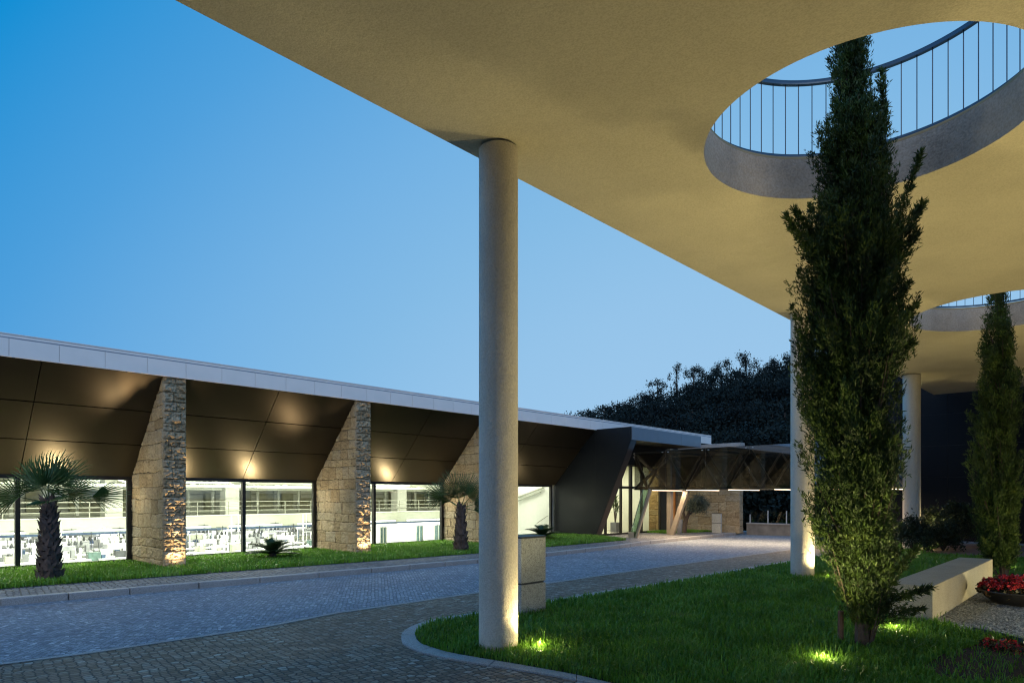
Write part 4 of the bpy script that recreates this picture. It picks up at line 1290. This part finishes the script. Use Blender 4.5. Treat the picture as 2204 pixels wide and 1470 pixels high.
mp2 = 12.9 / FPX
tx2, ty2 = (16.04, 1.80)
x_c = CX + FPX * (tx2 * SA - ty2 * CA) / (tx2 * CA + ty2 * SA)
rows2 = [(1215, 2115, 2170), (1180, 2098, 2195), (1120, 2092, 2200), (1050, 2085, 2200), (980, 2085, 2198), (920, 2090, 2190), (870, 2092, 2196), (820, 2100, 2198), (760, 2108, 2182), (720, 2106, 2182), (690, 2112, 2168), (640, 2118, 2160), (590, 2124, 2155), (520, 2130, 2150), (450, 2138, 2145)]
prof2 = [(HC + (HY - v_) * mp2, (x_c - l_) * mp2, (r2 - x_c) * mp2) for v_, l_, r2 in rows2]
cypress('cypress_tree', tx2, ty2, prof2, 'smaller far cypress beyond the bench end, under the second opening', 57, 480, .060, 6.6, 60)


# fan palms
def fan_leaf(base, tip_dir, petiole, R_, up, seed, spread=115, droop=.15):
    """petiole from base along tip_dir, then a fan of segments; returns verts, faces(quads/tris as quads)"""
    r_ = random.Random(seed); d_ = Vector(tip_dir).normalized(); upv = Vector(up).normalized()
    s_ = d_.cross(upv).normalized(); n_ = s_.cross(d_).normalized()
    hub = Vector(base) + d_ * petiole
    vs = []; fs = []
    K = 27
    for i in range(K):
        a_ = math.radians(-spread + 2 * spread * (i + .5) / K); half = math.radians(spread / K) * .82
        for lr in (0,):
            L_ = R_ * (1 - .25 * abs(a_) / math.radians(spread)) * r_.uniform(.93, 1.05)
            fold = .04 * R_ * (1 if i % 2 else -1)

            def pt(rr, aa, off=0.0):
                return hub + (d_ * math.cos(aa) + s_ * math.sin(aa)) * rr + n_ * (off + .10 * R_ * (1 - math.cos(aa)) - droop * R_ * (rr / R_) ** 2)
            b__ = len(vs)
            mid = .40 * L_
            vs += [hub[:], pt(mid, a_ - half)[:], pt(mid, a_, fold)[:], pt(mid, a_ + half)[:]]
            fs += [(b__, b__ + 1, b__ + 2), (b__, b__ + 2, b__ + 3)]
            tipj = a_ + r_.uniform(-.03, .03)
            t2 = pt(L_ * .8, tipj, fold * .5); tipv = pt(L_, tipj + r_.uniform(-.04, .04), -r_.uniform(.0, .10) * R_)
            w2 = half * .38
            vs += [pt(L_ * .8, tipj - w2)[:], pt(L_ * .8, tipj + w2)[:], tipv[:]]
            fs += [(b__ + 1, b__ + 4, b__ + 2), (b__ + 2, b__ + 4, b__ + 5), (b__ + 2, b__ + 5, b__ + 3), (b__ + 4, b__ + 6, b__ + 5)]
    pm_ = MB(); pm_.tube([Vector(base), Vector(base) + d_ * petiole * .5 + upv * .01, hub], [.016, .011, .008], 6)
    return vs, fs, pm_


def palm(x, y, h, r0, r1, fans, label, seed):
    fans = [(a, b, c, d * 1.0, e * 1.22, f) for a, b, c, d, e, f in fans]
    root = empty('fan_palm', (x, y, 0), label, 'palm', 'fan palms on the grass strip')
    r_ = random.Random(seed)
    tb = MB(); tb.tube([(x, y, -.03), (x, y, .12), (x, y, h * .6), (x, y, h)], [r0 * .85, r0 * .9, (r0 + r1) / 2 * .75, r1 * .6], 14)
    # overlapping leaf bases
    rows = int(h / .075)
    for j in range(rows):
        z = .02 + h * j / rows; rr = (r0 + (r1 - r0) * j / rows) * .85
        for k_ in range(7):
            a_ = 2 * math.pi * (k_ + .5 * (j % 2)) / 7 + r_.uniform(-.2, .2)
            c_, s_ = math.cos(a_), math.sin(a_); wd = .075 * (1.15 - .4 * j / rows) * r_.uniform(.8, 1.2); ln = .17 * r_.uniform(.7, 1.25)
            p0 = Vector((x + rr * c_, y + rr * s_, z)); t_ = Vector((-s_, c_, 0)); o_ = Vector((c_, s_, 0))
            sk = r_.uniform(-.35, .35)
            A = p0 - t_ * wd; B = p0 + t_ * wd; Cc = p0 + t_ * (sk * .1) + Vector((0, 0, ln * .6)) + o_ * .03
            tip_ = p0 + t_ * (sk * ln) + Vector((0, 0, ln)) + o_ * r_.uniform(.06, .11)
            tb.add([A, B, Cc + t_ * wd * .75, tip_, Cc - t_ * wd * .75, p0 + o_ * .045 + Vector((0, 0, .03))], [(0, 5, 4), (0, 1, 5), (1, 2, 5), (5, 2, 3), (5, 3, 4)])
    adopt(root, tb.build('trunk', PALMBARK))
    for i, (dx, dz, dy, pet, R_, sp) in enumerate(fans):
        d_ = Vector(RT) * dx + Vector(FWD) * dy + Vector((0, 0, dz))
        # blade normal: mostly facing the viewer side or up
        up = (Vector((0, 0, 1)) * .8 - Vector(FWD) * .9) if abs(dz) > .1 else Vector((0, 0, 1)) * 1.0 - Vector(FWD) * .45
        vs, fs, pm_ = fan_leaf((x, y, h - .05), d_, pet, R_, up, seed + i, sp)
        mb_ = MB().add(vs, fs); mb_.add(pm_.v, pm_.f)
        adopt(root, mb_.build('frond', PALMM))
    return root


p1 = gp(106, 1248)
palm(p1[0], p1[1], 1.52, .20, .07, [(-.1, 1, .1, .38, .62, 100), (.45, .95, -.2, .36, .62, 95), (-.6, .85, .1, .36, .62, 95), (.05, .9, -.5, .30, .58, 100), (-.95, .22, -.2, .52, .60, 90), (1, .16, .1, .78, .62, 55),
     (.75, .5, .4, .35, .55, 90), (.5, .1, -.8, .25, .5, 85), (.2, 1, .5, .4, .6, 100), ],
     'near fan palm with shaggy trunk in front of the left windows', 400)
p2 = gp(992, 1187)
palm(p2[0], p2[1], 1.30, .19, .07, [(-.30, 1, -.1, .42, .66, 80), (-1, .62, 0, .60, .62, 85), (.30, 1, .2, .45, .62, 60), (.62, .75, -.2, .4, .5, 80), (.9, .28, -.2, .42, .5, 70), (-.2, .8, .5, .35, .5, 80), (.75, -.1, .3, .4, .45, 70), (-.75, .5, .5, .45, .5, 80)],
     'far fan palm with fewer fronds standing just left of the nearest column', 500)


def cycad(x, y, R_, n_, label, seed):
    root = empty('cycad', (x, y, 0), label, 'shrub', 'low cycads on the grass strip')
    r_ = random.Random(seed); mb_ = MB()
    for i in range(n_):
        a_ = 2 * math.pi * i / n_ * 2.4 + r_.uniform(-.2, .2); el_ = math.radians(8 + 66 * (i / n_) + r_.uniform(-6, 6))
        dh = Vector((math.cos(a_), math.sin(a_), 0)); pts = []
        L_ = R_ * r_.uniform(.9, 1.1)
        for k_ in range(9):
            t_ = k_ / 8; pts.append(Vector((x, y, .12)) + dh * (L_ * t_ * math.cos(el_) * (1 + .1 * t_)) + Vector((0, 0, L_ * (t_ * math.sin(el_) - (.18 + .28 * math.sin(el_)) * t_ * t_))))
        mb_.tube(pts, [.012 - .009 * k_ / 8 for k_ in range(9)], 4, False)
        for k_ in range(34):
            t_ = .12 + .86 * k_ / 34; j_ = min(7, int(t_ * 8)); f_ = t_ * 8 - j_
            p_ = pts[j_].lerp(pts[j_ + 1], f_); ax = (pts[j_ + 1] - pts[j_]).normalized(); sd = ax.cross(Vector((0, 0, 1))).normalized(); nr = sd.cross(ax)
            ll = .15 * R_ / .5 * math.sin(math.pi * min(1, t_ * .85 + .12)) + .02
            for sgn in (-1, 1):
                e_ = p_ + (sd * sgn * .85 + ax * .55 + nr * .22) * ll
                mb_.add([p_ - ax * .010, p_ + ax * .010, e_], [(0, 1, 2)])
    adopt(root, mb_.build('frond_rosette', CYCM)); adopt(root, MB().lathe([(.10, 0), (.11, .08), (.06, .16), (.001, .18)], (x, y), 12).build('stem', PALMBARK))


q = gp(587, 1203); cycad(q[0], q[1], .72, 30, 'dark cycad in front of the second full window bay', 61)
q = gp(1168, 1163); cycad(q[0], q[1], .80, 28, 'dark cycad seen above the granite post near the entrance', 62)


def strap_plant(x, y, z, pot_h, stem_h, R_, label, seed, nleaf=60):
    root = empty('potted_plant', (x, y, z), label, 'plant')
    adopt(root, bevel(MB().box(x - .16, x + .16, y - .16, y + .16, z, z + pot_h).build('pot', POT), .01))
    r_ = random.Random(seed); mb_ = MB()
    heads = [(0, 0, stem_h), (.08, -.05, stem_h * .62), (-.07, .05, stem_h * .8)]
    st_ = MB()
    for hx_, hy_, hz2 in heads:
        st_.tube([(x, y, z + pot_h - .02), (x + hx_, y + hy_, z + pot_h + hz2)], [.03, .02], 7)
        for i in range(nleaf // 2):
            a_ = r_.uniform(0, 6.28); el_ = r_.uniform(-.3, 1.35); L_ = R_ * r_.uniform(.7, 1.1); dh = Vector((math.cos(a_), math.sin(a_), 0)); sd = Vector((-dh.y, dh.x, 0))
            b_ = Vector((x + hx_, y + hy_, z + pot_h + hz2 + r_.uniform(-.12, .05)))
            m_ = b_ + dh * L_ * .55 * math.cos(el_) + Vector((0, 0, L_ * .55 * math.sin(el_))); t_ = b_ + dh * L_ * math.cos(el_ * .8) + Vector((0, 0, L_ * math.sin(el_) * .85 - .06))
            mb_.add([b_ - sd * .008, b_ + sd * .008, m_ + sd * .017, t_, m_ - sd * .017], [(0, 1, 2, 4), (4, 2, 3)])
    adopt(root, mb_.build('leaves', YUCM)); adopt(root, st_.build('stem', BARK))


strap_plant(24.75, 16.9, .01, .42, .95, .55, 'tall spiky plant in a grey pot behind the entrance glass', 71, 90)
strap_plant(xs_at(1457, 16.6), 16.6, .01, .35, .75, .45, 'spiky plant in the yellow lit window beside the entrance post', 72, 60)
pt_ = gp(1462, 1149); pl = MB().lathe([(.10, 0), (.16, .62), (.145, .62), (.09, .5), (.001, .5)], pt_, 20).build('tall_planter', POT); tag(pl, 'tall dark tapered planter beside the olive tree', 'planter')

# olive tree
ox, oy = gp(1478, 1146); ot = empty('olive_tree', (ox, oy, 0), 'small olive tree with grey foliage in front of the stone wall', 'tree')
tb = MB(); tb.tube([(ox - .1, oy + .1, -.02), (ox - .05, oy + .08, .35), (ox + .10, oy, .75), (ox + .22, oy - .05, 1.1)], [.14, .10, .07, .04], 9)
tb.tube([(ox + .0, oy + .05, .5), (ox - .12, oy + .1, .9), (ox - .1, oy, 1.2)], [.06, .05, .02], 7); tb.tube([(ox + .1, oy, .75), (ox + .4, oy - .2, 1.0), (ox + .6, oy - .3, 1.15)], [.05, .035, .02], 7)
adopt(ot, tb.build('trunk', BARK))
r_ = np.random.default_rng(8); cc = at_pix(1502, 1086, 28.3)
c_ = r_.normal(0, 1, (90, 3)); c_ /= np.linalg.norm(c_, axis=1)[:, None]; c_ = cc + c_ * np.array([.50, .50, .36]) * r_.uniform(.35, 1, (90, 1))
c_ = c_[(c_[:, 0] < 27.7)]
V_, F_ = leaf_cloud(c_, 70, .085, .07, 12, .35); adopt(ot, npmesh('crown', V_, F_, OLIVEM))

# dark shrubs by the wall
for i, (u_, v_, rr, hh) in enumerate([(1965, 1188, .75, .85), (2010, 1180, .85, 1.1), (2062, 1176, .9, 1.25), (2030, 1186, .6, .7)]):
    x, y = gp(u_, v_); lab = ['dark leafy shrub at the foot of the farthest column', 'dark rounded shrub right of the farthest column', 'tallest dark shrub against the black wall', 'lowest dark shrub in front of the other shrubs'][i]
    rt_ = empty('garden_shrub', (x, y, 0), lab, 'shrub', 'dark shrubs against the black wall')
    c_ = dome_pts((x, y, .05), rr * .6, rr * .6, hh, 110, 80 + i); V_, F_ = leaf_cloud(c_, 34, .10, .10, 90 + i, .4); adopt(rt_, npmesh('foliage', V_, F_, SHRUBM))
    sb = MB()
    for k_ in range(7): sb.tube([(x, y, 0), (x + .25 * math.cos(k_), y + .25 * math.sin(k_), hh * .75)], [.02, .006], 5)
    adopt(rt_, sb.build('stems', BARK))


# wooded hill: distinct skyline trees plus the mass of the wood
def tree_np(x, y, z, h, w_, seed, nl=1500, ls=.34, k_=26, sg=.20):
    r_ = np.random.default_rng(seed)
    t_ = r_.uniform(0, 1, k_) ** .8; q = w_ * (.35 + .75 * np.sin(np.pi * np.clip(t_, 0, 1) * .85 + .3)) * r_.uniform(.3, 1, k_); a_ = r_.uniform(0, 6.28, k_)
    cs = np.stack([x + q * np.cos(a_), y + q * np.sin(a_), z + h * (.38 + .6 * t_)], 1)
    V_, F_ = leaf_cloud(cs, nl // k_, (w_ * sg, w_ * sg, h * .042 * sg / .2), ls, seed + 1, .7)
    return V_, F_, cs


def rel(u_, dist): X_ = (u_ - CX) * dist / FPX; return X_ * SA + dist * CA, -X_ * CA + dist * SA


sky_trees = [(1262, 884, 7, 'shortest, at the left foot of the wooded skyline'), (1300, 874, 8, 'second from the left on the skyline'), (1342, 858, 9, 'round topped, left of the step in the skyline'), (1385, 842, 9, 'left of the thin tall one'),
             (1415, 818, 9, 'just left of the thin tall one'), (1456, 782, 11, 'thin and tall, standing clear above its neighbours'), (1492, 792, 9, 'flat topped, right of the thin tall one'), (1518, 802, 8, 'low, between two taller skyline trees'),
             (1552, 778, 10, 'broad crown left of the highest one'), (1605, 760, 11, 'the highest crown of the wooded skyline'), (1645, 788, 9, 'below and right of the highest one'), (1672, 772, 10, 'last one before the second column'), (1700, 758, 10, 'partly hidden by the second column')]
for i, (u_, v_, h_, lab) in enumerate(sky_trees):
    dist = 95 + (i % 3) * 4; x, y = rel(u_, dist); zt_ = HC + (HY - v_) * dist / FPX
    thin = i == 5
    V_, F_, cs = tree_np(x, y, zt_ - h_, h_, 1.2 if thin else 2.3, 700 + i, 900 if thin else 2400, .21, 10 if thin else 18, .15)
    rt_ = empty('hill_tree', (x, y, zt_ - h_ - 3), 'dark eucalyptus tree on the hill, ' + lab, 'tree', 'trees along the wooded skyline')
    adopt(rt_, npmesh('crown', V_, F_, WOODM))
    tb = MB(); tb.tube([(x, y, zt_ - h_ - 3), (x + .2, y, zt_ - h_ * .5), (x, y, zt_ - .6)], [.28, .18, .05], 6)
    for c in cs[::3]: tb.tube([(x + .1, y, c[2] - 1.2), tuple(c)], [.08, .03], 4, False)
    adopt(rt_, tb.build('trunk', BARK))
VV = []; FF = []; b_ = 0; r_ = random.Random(5); tw = MB()
for row, dist in enumerate((48, 58, 68, 78, 88)):
    for u_ in range(1225 if row else 1480, 1800, 34 if row < 3 else 26):
        uu = u_ + r_.uniform(-12, 12); tv = np.interp(uu, [1240, 1300, 1385, 1450, 1560, 1700, 1900], [905, 890, 868, 850, 812, 795, 780])
        f_ = [.30, .50, .70, .86, .97][row]
        zt_ = HC + (HY - tv) * 95 / FPX * f_ * (.92 if row < 4 else 1)
        x, y = rel(uu, dist); h_ = r_.uniform(7, 9.5)
        if x < 29 and y < 50: continue
        V_, F_, cs = tree_np(x, y, zt_ - h_, h_, 2.4, 900 + row * 60 + u_ % 59, 1900, .26); VV.append(V_); FF.append(F_ + b_); b_ += len(V_)
        tw.tube([(x, y, min(zt_ - h_, 3) - 2), (x, y, zt_ - 1)], [.2, .06], 5, False)
for k_ in range(46):   # undergrowth at the wood's edge
    dist = r_.uniform(36, 44); uu = 1560 + k_ * 5.5; x, y = rel(uu, dist)
    V_, F_, cs = tree_np(x, y, r_.uniform(-1.8, -.6), r_.uniform(3, 5.2), 1.5, 1500 + k_, 700, .26); VV.append(V_); FF.append(F_ + b_); b_ += len(V_)
wd_ = empty('woodland', (60, 40, 0), 'dense dark wood covering the hillside behind the factory', 'woodland', None, 'stuff')
adopt(wd_, npmesh('foliage', np.concatenate(VV), np.concatenate(FF), WOODM)); adopt(wd_, tw.build('trunks', BARK))

# ------------------------------------------------------------------ factory contents
def workstation(x, y, seed):
    r_ = random.Random(seed)
    root = empty('sewing_station', (x, y, -1.1), None, 'work table', 'work tables on the factory floor')
    z = -1.1
    fr_ = MB()
    for dx in (-.5, .5):
        for dy in (-.25, .25): fr_.beam((x + dx, y + dy, z), (x + dx, y + dy, z + .74), .04, .04)
    adopt(root, MB().box(x - .6, x + .6, y - .32, y + .32, z + .74, z + .78).build('table_top', WHITE2)); adopt(root, fr_.build('table_frame', GREYM))
    mc = MB(); mc.box(x - .3, x + .25, y - .09, y + .09, z + .78, z + .83); mc.box(x + .13, x + .24, y - .08, y + .08, z + .83, z + 1.12); mc.box(x - .28, x + .24, y - .07, y + .07, z + 1.05, z + 1.2); mc.box(x - .27, x - .2, y - .05, y + .05, z + .88, z + 1.05)
    adopt(root, bevel(mc.build('machine', GREYM if seed % 2 else WHITE2), .015))
    sp = MB(); sp.beam((x + .35, y + .2, z + .78), (x + .35, y + .2, z + 1.55), .02, .02); sp.beam((x + .1, y + .2, z + 1.5), (x + .5, y + .2, z + 1.5), .02, .02)
    for dx in (.14, .3, .46): sp.lathe([(.03, 0), (.045, .05), (.02, .13)], (x + dx, y + .2), 8, z + 1.2)
    adopt(root, sp.build('thread_stand', DARKM))
    bn = MB()
    for k2 in range(6):
        bx_, by_ = x + r_.uniform(-.55, .5), y + r_.uniform(-.28, .2); bn.box(bx_, bx_ + r_.uniform(.05, .16), by_, by_ + .08, z + .782, z + .79 + r_.uniform(.05, .22))
    adopt(root, bn.build('parts_bin', [GREYM, WHITE2, BLUEBAR, WHITE2, PALE, GREYM][seed % 6]))
    if seed % 2:
        pl_ = MB(); pl_.beam((x - .5, y + .28, z + .78), (x - .5, y + .28, .9 if y < 27 else .2), .03, .03); pl_.beam((x - .5, y + .28, z + 1.3), (x + .2, y + .28, z + 1.3), .025, .025)
        pl_.box(x - .2, x + .15, y + .25, y + .27, z + 1.0, z + 1.28); adopt(root, pl_.build('service_pole', WHITE2))
    return root


ws = []
k_ = 0
for j, y in enumerate((23.4, 25.6, 27.6, 31.0, 34.6)):
    for i in range(9):
        x = y * .16 + i * (1.25 + .03 * (y - 23)) * 1.12 + (j % 2) * .5
        if x > min(19, y * .62): continue
        w0 = workstation(x, y, k_); k_ += 1
        mt = 'grey' if (k_ - 1) % 2 else 'white'; bcol = ['grey', 'white', 'blue', 'white', 'pale green', 'grey'][(k_ - 1) % 6]
        ordw = ['first', 'second', 'third', 'fourth', 'fifth', 'sixth', 'seventh', 'eighth', 'ninth', 'tenth'][i]; roww = ['front', 'second', 'third', 'fourth', 'rearmost'][j]
        tag(w0, f'{mt} machine and {bcol} bins on work table, {ordw} from left, {roww} factory row', 'work table', 'work tables on the factory floor')


def shelf(x, y, wd, h, label, seed):
    r_ = random.Random(seed); z = -1.1; root = empty('storage_rack', (x, y, z), label, 'rack', 'racks on the factory floor')
    fr_ = MB()
    for dx in (0, wd):
        for dy in (0, .4): fr_.beam((x + dx, y + dy, z), (x + dx, y + dy, z + h), .04, .04)
    adopt(root, fr_.build('rack_frame', WHITE2))
    n_ = 5
    for i in range(n_):
        zz = z + .1 + i * (h - .1) / n_; adopt(root, MB().box(x, x + wd, y, y + .4, zz, zz + .025).build('rack_shelf', GREYM))
        it = MB(); q_ = x + .05
        while q_ < x + wd - .15:
            w__ = r_.uniform(.08, .2); it.box(q_, q_ + w__, y + .05, y + .32, zz + .027, zz + .027 + r_.uniform(.06, .17)); q_ += w__ + r_.uniform(.02, .1)
        adopt(root, it.build('stored_goods', r_.choice([GREYM, DARKM, PALE, WHITE2])))


shelf(xs_at(408, 25.5), 25.5, .55, 1.3, 'open rack of grey goods at the left end of the window with the cycad', 1)
shelf(xs_at(438, 26.6), 26.6, .5, 1.25, 'narrow rack of small goods left of the white column in the window with the cycad', 2)
shelf(xs_at(640, 26.0), 26.0, .8, 1.3, 'rack of goods at the right end of the window with the cycad', 3)
shelf(xs_at(150, 26.4), 26.4, .55, 1.25, 'rack of goods just right of the near palm trunk, through the window', 4)
shelf(xs_at(2, 25.0), 25.0, .5, 1.25, 'rack of goods at the far left window', 5)
shelf(xs_at(245, 27.6), 27.6, .5, 1.3, 'rack at the right end of the near palm window', 6)
r_ = random.Random(9)
for i in range(26):
    y = r_.uniform(23, 27); x = xs_at(-10 + i * 27 + r_.uniform(-8, 8), y)
    h_ = MB(); h_.tube([(x, y, .3), (x + r_.uniform(-.1, .1), y, -.3), (x + r_.uniform(-.15, .15), y, -.9)], .012, 5)
    h_.lathe([(.02, 0), (.06, .03), (.05, .12), (.01, .16)], (x, y), 8, -.62)
    ci_ = r_.randrange(4); ow_ = ['first', 'second', 'third', 'fourth', 'fifth', 'sixth', 'seventh', 'eighth', 'ninth', 'tenth', 'eleventh', 'twelfth', 'thirteenth', 'fourteenth', 'fifteenth', 'sixteenth', 'seventeenth', 'eighteenth', 'nineteenth', 'twentieth', 'twenty-first', 'twenty-second', 'twenty-third', 'twenty-fourth', 'twenty-fifth', 'last'][i]
    tag(h_.build('hanging_tool', [DARKM, BLUEBAR, GREYM, WHITE2][ci_]), ['black', 'blue', 'grey', 'white'][ci_] + ' tool hanging on a cable inside the factory windows, ' + ow_ + ' from the left', 'hanging tool', 'tools hanging over the factory tables')
CL = ['at the far left window edge', 'behind the near palm trunk', 'between near palm and first stone fin', 'next to the first stone fin', 'left of the window mullion behind the cycad', 'right of the cycad', 'beside the second stone fin']
for i, u_ in enumerate((12, 95, 190, 250, 500, 610, 668)):
    x = xs_at(u_, 23.2)
    b_ = MB().box(x, x + .35, 23.2, 23.5, -.55, -.12); b_.box(x + .1, x + .25, 23.25, 23.4, -1.1, -.55)
    tag(bevel(b_.build('control_box', [PALE, WHITE2, GREENGL, DARKM][i % 4]), .01), 'control box on a stand inside the factory, ' + CL[i], 'control box', 'control boxes on the factory floor')
